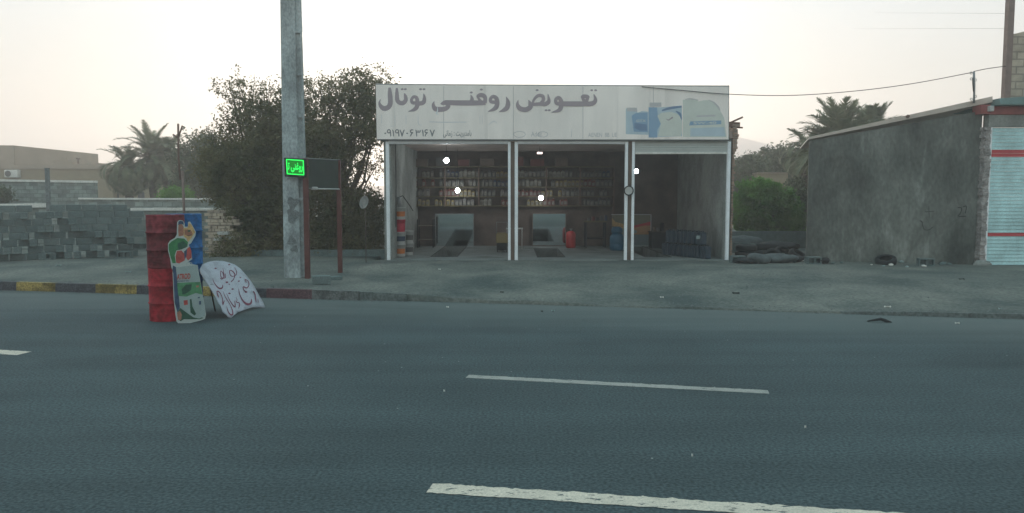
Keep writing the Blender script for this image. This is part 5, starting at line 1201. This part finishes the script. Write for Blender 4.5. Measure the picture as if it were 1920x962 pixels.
def palm(px, py, Y, n, L_, label, up=.5, droop=1., wd=.55, seed=1, az0=0, skirt=0):
    random.seed(seed); c = at(px, py, Y); e = empty('date_palm', (c.x, c.y, .2), label, 'palm')
    mb = MB(); k = 10; hgt = c.z - .2
    pts = [(c.x + .12 * math.sin(i * .5), c.y, .1 + hgt * i / k) for i in range(k + 1)]
    mb.tube(pts, [.27 - .05 * i / k + .02 * (i % 2) for i in range(k + 1)], 10); mb.build('trunk', M['trunk'], e)
    for i in range(n + skirt):
        az = az0 + i * 2.39996; el = R(84) * (1 - (i / n) ** 1.15 * 1.15) if i < n else R(-35 - random.uniform(0, 35)); el += random.uniform(-.1, .1)
        Lf = L_ * random.uniform(.85, 1.1) * (.8 if i >= n else 1); mb = MB(); p = Vector(c); pts = [p.copy()]; rr = []; ns = 26
        ang = el
        for s_ in range(ns):
            ang -= droop * (.035 + .05 * s_ / ns) * (1.1 if math.cos(el) > .3 else .5); p = p + Vector((math.cos(az) * math.cos(ang), math.sin(az) * math.cos(ang), math.sin(ang))) * Lf / ns; pts.append(p.copy())
        mb.tube(pts, [.035 * (1 - .85 * t / ns) for t in range(ns + 1)], 4)
        side = Vector((-math.sin(az), math.cos(az), 0))
        for s_ in range(4, ns + 1):
            for h2 in (0, .5):
                if s_ == ns and h2: continue
                b0 = pts[s_] if not h2 else pts[s_].lerp(pts[s_ + 1], .5) if s_ + 1 <= ns else pts[s_]; t = s_ / ns; tn = (pts[s_] - pts[s_ - 1]).normalized(); ll = wd * math.sin(math.pi * min(.97, .12 + t * .85)) ** .6 * random.uniform(.8, 1.1)
                for sg_ in (-1, 1):
                    d_ = (side * sg_ * .75 + tn * .75 + Vector((0, 0, .25 - .5 * random.random()))).normalized(); tip = b0 + d_ * ll; w_ = tn * .028
                    mb.face([b0 - w_, b0 + w_, b0.lerp(tip, .5) + w_ * .9, tip, b0.lerp(tip, .5) - w_ * .9])
        mb.build('frond', M['palm'], e, recalc=False)
palm(284, 298, 50, 48, 2.6, 'tall date palm with upright fan of fronds above the grove at left', droop=.9, seed=3, skirt=14, wd=.5)
palm(312, 300, 51, 46, 2.3, 'rounder date palm just right of the tallest one', droop=1.5, seed=9, skirt=12, az0=1, wd=.5)
palm(240, 322, 49, 44, 2.3, 'shorter drooping date palm at the left of the grove', droop=1.8, seed=12, skirt=10, az0=2, wd=.5)
palm(1572, 280, 33, 95, 2.15, 'date palm whose fronds fan out above the stained grey wall', droop=.75, seed=21, skirt=6, wd=.55, az0=.4)
palm(1630, 262, 35, 80, 1.7, 'second date palm crown low behind the sloping roof edge', droop=.8, seed=25, wd=.5)
palm(1516, 292, 38, 40, 1.9, 'small grey green palm in the gap left of the stained wall', droop=1.5, seed=31, skirt=6, wd=.4)

# ------------------------------------------------------------------ ground clutter
random.seed(3)
def loose(name, px, py, build, m, label, cat, group=None, z=None):
    q = gnd(px, py, .2 if py < 560 else .03); q.z = gz(q.x, q.y) if z is None else z; mb = MB(); build(mb, q); o = mb.build(name, M[m]); origin(o, q); return tag(o, label, cat, group)
def hollow_at(px, py, rz, label):
    q = gnd(px, py, .24); putblock(BH, q.x, q.y, gz(q.x, q.y), rz, label, 'loose cinder blocks')
hollow_at(1385, 494, .1, 'hollow cinder block on the ground at the right front corner of the shop')
hollow_at(1738, 499.5, -.12, 'hollow cinder block lying under the scribble on the grey wall')
hollow_at(1528, 496, .15, 'hollow cinder block at the left end of the stained grey wall')
q = gnd(603, 532, .2); putblock(BP, q.x, q.y, gz(q.x, q.y), .3, 'pale cinder block lying in front of the red steel posts', 'loose cinder blocks')
q = gnd(628, 524, .2); putblock(BS, q.x, q.y, gz(q.x, q.y) - .11, .7, 'cinder block sunk in the dirt behind the pale one', 'loose cinder blocks')
def tyre(px, py, rot, label, r=.31, h=.2, lift=0.):
    q = gnd(px, py, .22); q.z = gz(q.x, q.y); e = empty('old_tyre', q, label, 'tyre', 'old tyres dumped beside the buildings'); e.rotation_euler = rot
    mb = MB(); prof = [(r * .58, .02), (r * .8, 0), (r * .97, .03), (r, .07), (r, h - .07), (r * .97, h - .03), (r * .8, h), (r * .58, h - .02), (r * .6, h - .04), (r * .8, h - .05), (r * .8, .05), (r * .6, .04)]; n = 32
    rg = [[mb.bm.verts.new((a_ * math.cos(2 * math.pi * k / n), a_ * math.sin(2 * math.pi * k / n), z + lift)) for k in range(n)] for a_, z in prof]
    for i in range(len(rg)):
        A_, B_ = rg[i], rg[(i + 1) % len(rg)]
        for k in range(n): f = mb.bm.faces.new([A_[k], A_[(k + 1) % n], B_[(k + 1) % n], B_[k]]); f.smooth = True
    mb.build('carcass', M['black'], e, local=True)
tyre(1661, 497.5, (R(18), R(-12), 0), 'black tyre lying tilted at the foot of the stained grey wall', r=.27)
tyre(1425, 484, (0, 0, 0), 'dark tyre lying flat behind the dusty sacks right of the shop'); tyre(1398, 486, (0, 0, 0), 'dark tyre lying flat at the bottom of the pair beside the shop'); tyre(1399, 486, (0, 0, .2), 'dark tyre lying on top of another beside the shop', lift=.205); tyre(1449, 487, (R(66), 0, -.3), 'dark tyre propped up between the grey sacks', r=.28); tyre(1492, 486, (R(30), R(10), .5), 'dark tyre half tipped at the right end of the heap', r=.27); tyre(1465, 482, (R(50), 0, .3), 'dark tyre leaning behind the dusty sacks', r=.29)
def sack(px, py, sx, sy, sz, rz, m, label, z_=0.):
    q = gnd(px, py, .24); q.z = gz(q.x, q.y)
    mb = MB(); mb.sphere((0, 0, 0), 1, (1, 1, 1), 3)
    from mathutils import noise as nn_
    rotm = Matrix.Rotation(rz, 3, 'Z')
    for v in mb.bm.verts:
        c = v.co.copy(); c = Vector((c.x * sx * (1 + .12 * c.z), c.y * sy, (c.z + .75 if c.z > -.75 else 0) * sz * .57)); c += nn_.noise_vector(c * 3.2 + Vector((px, 0, 0))) * .06; c += nn_.noise_vector(c * 11) * .018
        v.co = rotm @ c + Vector((0, 0, z_))
    o = mb.build('dusty_sack', M[m]); o.location = q; tag(o, label, 'sack', 'sacks and sheeting dumped right of the shop')
sack(1462, 493, .5, .3, .26, -.1, 'tarp', 'long grey sack with folds at the right of the heap beside the shop')
sack(1424, 494, .34, .3, .28, .2, 'tarp', 'rounder grey sack in the middle of the heap beside the shop')
sack(1400, 494, .40, .28, .12, .1, 'black', 'flat dark sheet at the left of the heap beside the shop')
sack(1492, 491, .24, .2, .18, .6, 'black', 'small crumpled grey sack at the right end of the heap')
sack(1392, 470, .8, .5, .5, 0, 'tarp', 'large dark mound of sheeting behind the heap beside the shop')
sack(1450, 474, .9, .4, .36, .1, 'black', 'low black mound behind the grey sacks')
sack(1545, 495, .22, .14, .18, .4, 'black', 'small black bag at the left foot of the stained wall')
def stone(mb, q, s_=.08): mb.sphere(q + Vector((0, 0, s_ * .4)), s_, (1.2, .9, .6), 1); mb.rough(s_ * .5, 6)
CL = [(1504, 493, .05, 'white'), (1518, 492, .08, 'white'), (1672, 494, .06, 'white'), (1690, 489, .07, 'cbag'), (1702, 487, .06, 'cbag'), (1714, 488, .08, 'black'), (1731, 496, .06, 'white'), (1656, 496, .04, 'cbag'), (1768, 492, .09, 'block'), (1779, 491, .07, 'block'),
      (1722, 484, .06, 'block'), (1634, 494, .03, 'white'), (1700, 497, .04, 'cbag'), (1560, 492, .06, 'block'), (1578, 491, .05, 'block'), (1490, 496, .05, 'block'), (1310, 488, .04, 'white'), (1328, 487, .08, 'black')]
WH = ['beside the sacks', 'below the small black bag', 'just right of the lying tyre', 'in the litter right of the tyre', 'topmost in the litter right of the tyre', 'between tyre and hollow block', 'in front of the hollow block', 'left of the lying tyre', 'right of the hollow block under the scribble', 'farther right of that hollow block',
      'behind the litter by the hollow block', 'alone left of the tyre', 'on the dirt before the litter', 'at the left part of the grey wall', 'near the left third of the grey wall', 'at the right end of the sacks', 'on the threshold of the right bay', 'at the foot of the right inner wall']
for (px_, py_, s_, m_), w_ in zip(CL, WH):
    if px_ > 1520: py_ += 5.5 + (px_ - 1520) * .012
    loose('litter_lump', px_, py_, lambda mb, q: stone(mb, q, s_), m_, '%s lump of rubble %s' % ({'white': 'whitish', 'cbag': 'pale', 'black': 'black', 'block': 'grey'}[m_], w_), 'rubble', 'rubble and litter at the foot of the grey wall')
def scrap(mb, q, sx=.12, sy=.05):
    sx *= .65; sy *= .65; mb.slab([q + Vector((sx * math.cos(a) * (1 + .3 * math.sin(5 * a)), sy * math.sin(a), .02 + .012 * math.sin(3 * a))) for a in [k * math.pi / 5 for k in range(10)]], (0, 0, -.008))
SCR = [(824, 507, .05, .04, 'white', 'white paper scrap on the forecourt before the left bay'), (839, 574, .04, .03, 'white', 'white scrap in the gutter below the left bay'), (1037, 581, .05, .03, 'cbag', 'pale scrap on the road below the middle bay'), (833, 730, .014, .012, 'white', 'tiny white scrap lying on the road left of the lane dash'),
       (1241, 561, .06, .04, 'white', 'white scrap on the dirt before the right column'), (1380, 540, .12, .06, 'black', 'flat black rubber scrap on the forecourt'), (1803, 529, .1, .05, 'black', 'dark scrap far right on the dirt'), (1875, 586, .05, .03, 'cbag', 'pale scrap at the far right kerb'), (1795, 604, .06, .02, 'white', 'thin white scrap on the road at far right'), (1664, 580, .10, .02, 'white', 'long white strip lying on the kerb at right'),
       (110, 500, .12, .03, 'cbag', 'pale strip lying on the pavement before the block pile'), (240, 511, .12, .02, 'cbag', 'thin pale strip on the pavement left of the drums'), (1016, 582, .03, .03, 'black', 'small black bit on the road below the middle bay'), (941, 537, .06, .03, 'black', 'small dark bit on the forecourt middle'), (1510, 797, .012, .009, 'white', 'tiny white stone low right of the lane dash'), (1298, 850, .01, .008, 'white', 'tiny white stone above the near lane line')]
for px_, py_, sx, sy, m_, l_ in SCR: loose('litter_scrap', px_, py_, lambda mb, q: scrap(mb, q, sx, sy), m_, l_, 'litter', 'small litter on the ground')
loose('rag_strip', 1646, 601, lambda mb, q: (mb.tube([q + Vector(v) for v in ((-.17, 0, .02), (-.05, .02, .035), (.06, .03, .05), (.12, -.02, .03), (.19, -.08, .015))], [.012, .02, .028, .03, .008], 6)), 'black', 'black twisted rag lying on the road edge at right', 'rag')
# broken brick patch beside the drums
e = empty('broken_wall', (X(410, 23.6), 23.6, .2), 'crumbling tan brick wall stub behind the scrub right of the drums', 'wall')
mb = MB(); random.seed(8)
for r in range(16):
    for c in range(7):
        if c > 5 - r * .15 + random.uniform(-.6, 1.2): continue
        x0 = X(383, 23.6) + c * .2 + (r % 2) * .1; mb.box(x0 + random.uniform(0, .01), x0 + .185, 23.6 + random.uniform(-.03, .03), 23.88, .15 + r * .095, .15 + r * .095 + .085)
mb.build('brickwork', M['tanbrick'], e)
for i, (px_, py_, w_) in enumerate(((418, 437, .32), (431, 446, .22), (408, 448, .2))):
    q = at(px_, py_, 23.4); mb = MB(); mb.box(q.x - w_ / 2, q.x + w_ / 2, 23.36, 23.56, q.z - .05, q.z + .04); mb.build('stone_slab', M['silver'], e)

def gravel():
    vs, fs = [], []; rnd = random.Random(4)
    for i in range(5200):
        x = rnd.uniform(-13, 15); m = rnd.random()
        d = abs(rnd.gauss(0, .35)) - .12 if m < .4 else rnd.uniform(.1, 6.6)
        if d < 0 and x < -2.5: d = -.2 - abs(d)
        y = K(x) + d; z = gz(x, y); s_ = rnd.uniform(.006, .02) * (1.4 if rnd.random() < .1 else 1)
        if y > 22: continue
        b = len(vs); a = rnd.uniform(0, 6.28)
        for k in range(4): vs.append((x + s_ * math.cos(a + k * 1.57) * rnd.uniform(.7, 1.3), y + s_ * math.sin(a + k * 1.57) * rnd.uniform(.7, 1.3), z - .002))
        vs.append((x, y, z + s_ * rnd.uniform(.6, 1.1)))
        for k in range(4): fs.append((b + k, b + (k + 1) % 4, b + 4))
    me = bpy.data.meshes.new('gravel'); me.from_pydata(vs, [], fs); me.materials.append(M['gravel'])
    o = bpy.data.objects.new('gravel', me); COL.objects.link(o); tag(o, 'small loose grey stones scattered over the forecourt and gutter', 'gravel', None, 'stuff')
gravel()
CW = [('left end', .1, .5, .26, 'brown'), ('left part', .9, .45, .32, 'bgrey'), ('above the low lamp at left', 1.7, .4, .24, 'bred'), ('just left of the middle posts', 2.5, .5, .28, 'brown'), ('above the middle mirror', 3.5, .55, .34, 'bred'), ('right of the middle mirror lamp', 4.3, .5, .26, 'bred'), ('near the right end', 5.2, .45, .3, 'brown')]
for w_, dx, sx, sz, m_ in CW:
    x0 = SHX0 + dx; zt = SHZ[3] + .405; mb = MB(); mb.box(x0, x0 + sx, 28.02, 28.36, zt, zt + sz); mb.bevel(.006); o = mb.build('carton', M[m_]); origin(o, (x0 + sx / 2, 28.2, zt)); tag(o, '%s carton on the top board of the shelving, %s' % ({'brown': 'brown', 'bgrey': 'grey', 'bred': 'dull red'}[m_], w_), 'carton', 'cartons on top of the shelving')
mb = MB(); mb.box(SHX0, SHX1, 27.98, 28.42, SHZ[3] + .375, SHZ[3] + .402); o = mb.build('shelf_board', M['wood']); shv = [q for q in bpy.data.objects if q.name.startswith('wall_shelving')][0]; o.data.transform(Matrix.Translation(-shv.location)); o.parent = shv
# ghost of an older line of lettering on the sign
mb = MB()
for x0, pts in ((0, [(140, 410, 6), (140, 500, 6)]), (0, [(275, 420, 6), (275, 520, 6), (230, 530, 5)]), (0, [(390, 415, 6), (392, 510, 6)]), (0, [(515, 420, 6), (520, 510, 8), (555, 515, 6)]), (0, [(630, 485, 10), (780, 490, 12), (1010, 488, 10)]), (0, [(1150, 420, 6), (1152, 505, 6)]), (0, [(1175, 420, 6), (1175, 505, 6)]), (0, [(1240, 520, 8), (1290, 480, 10), (1330, 500, 8)])):
    stroke(mb, pts, c4, .0028)
mb.build('ghost_lettering', mat('sign_ghost_print', (.72, .68, .665), .8, .04), sg, recalc=False)
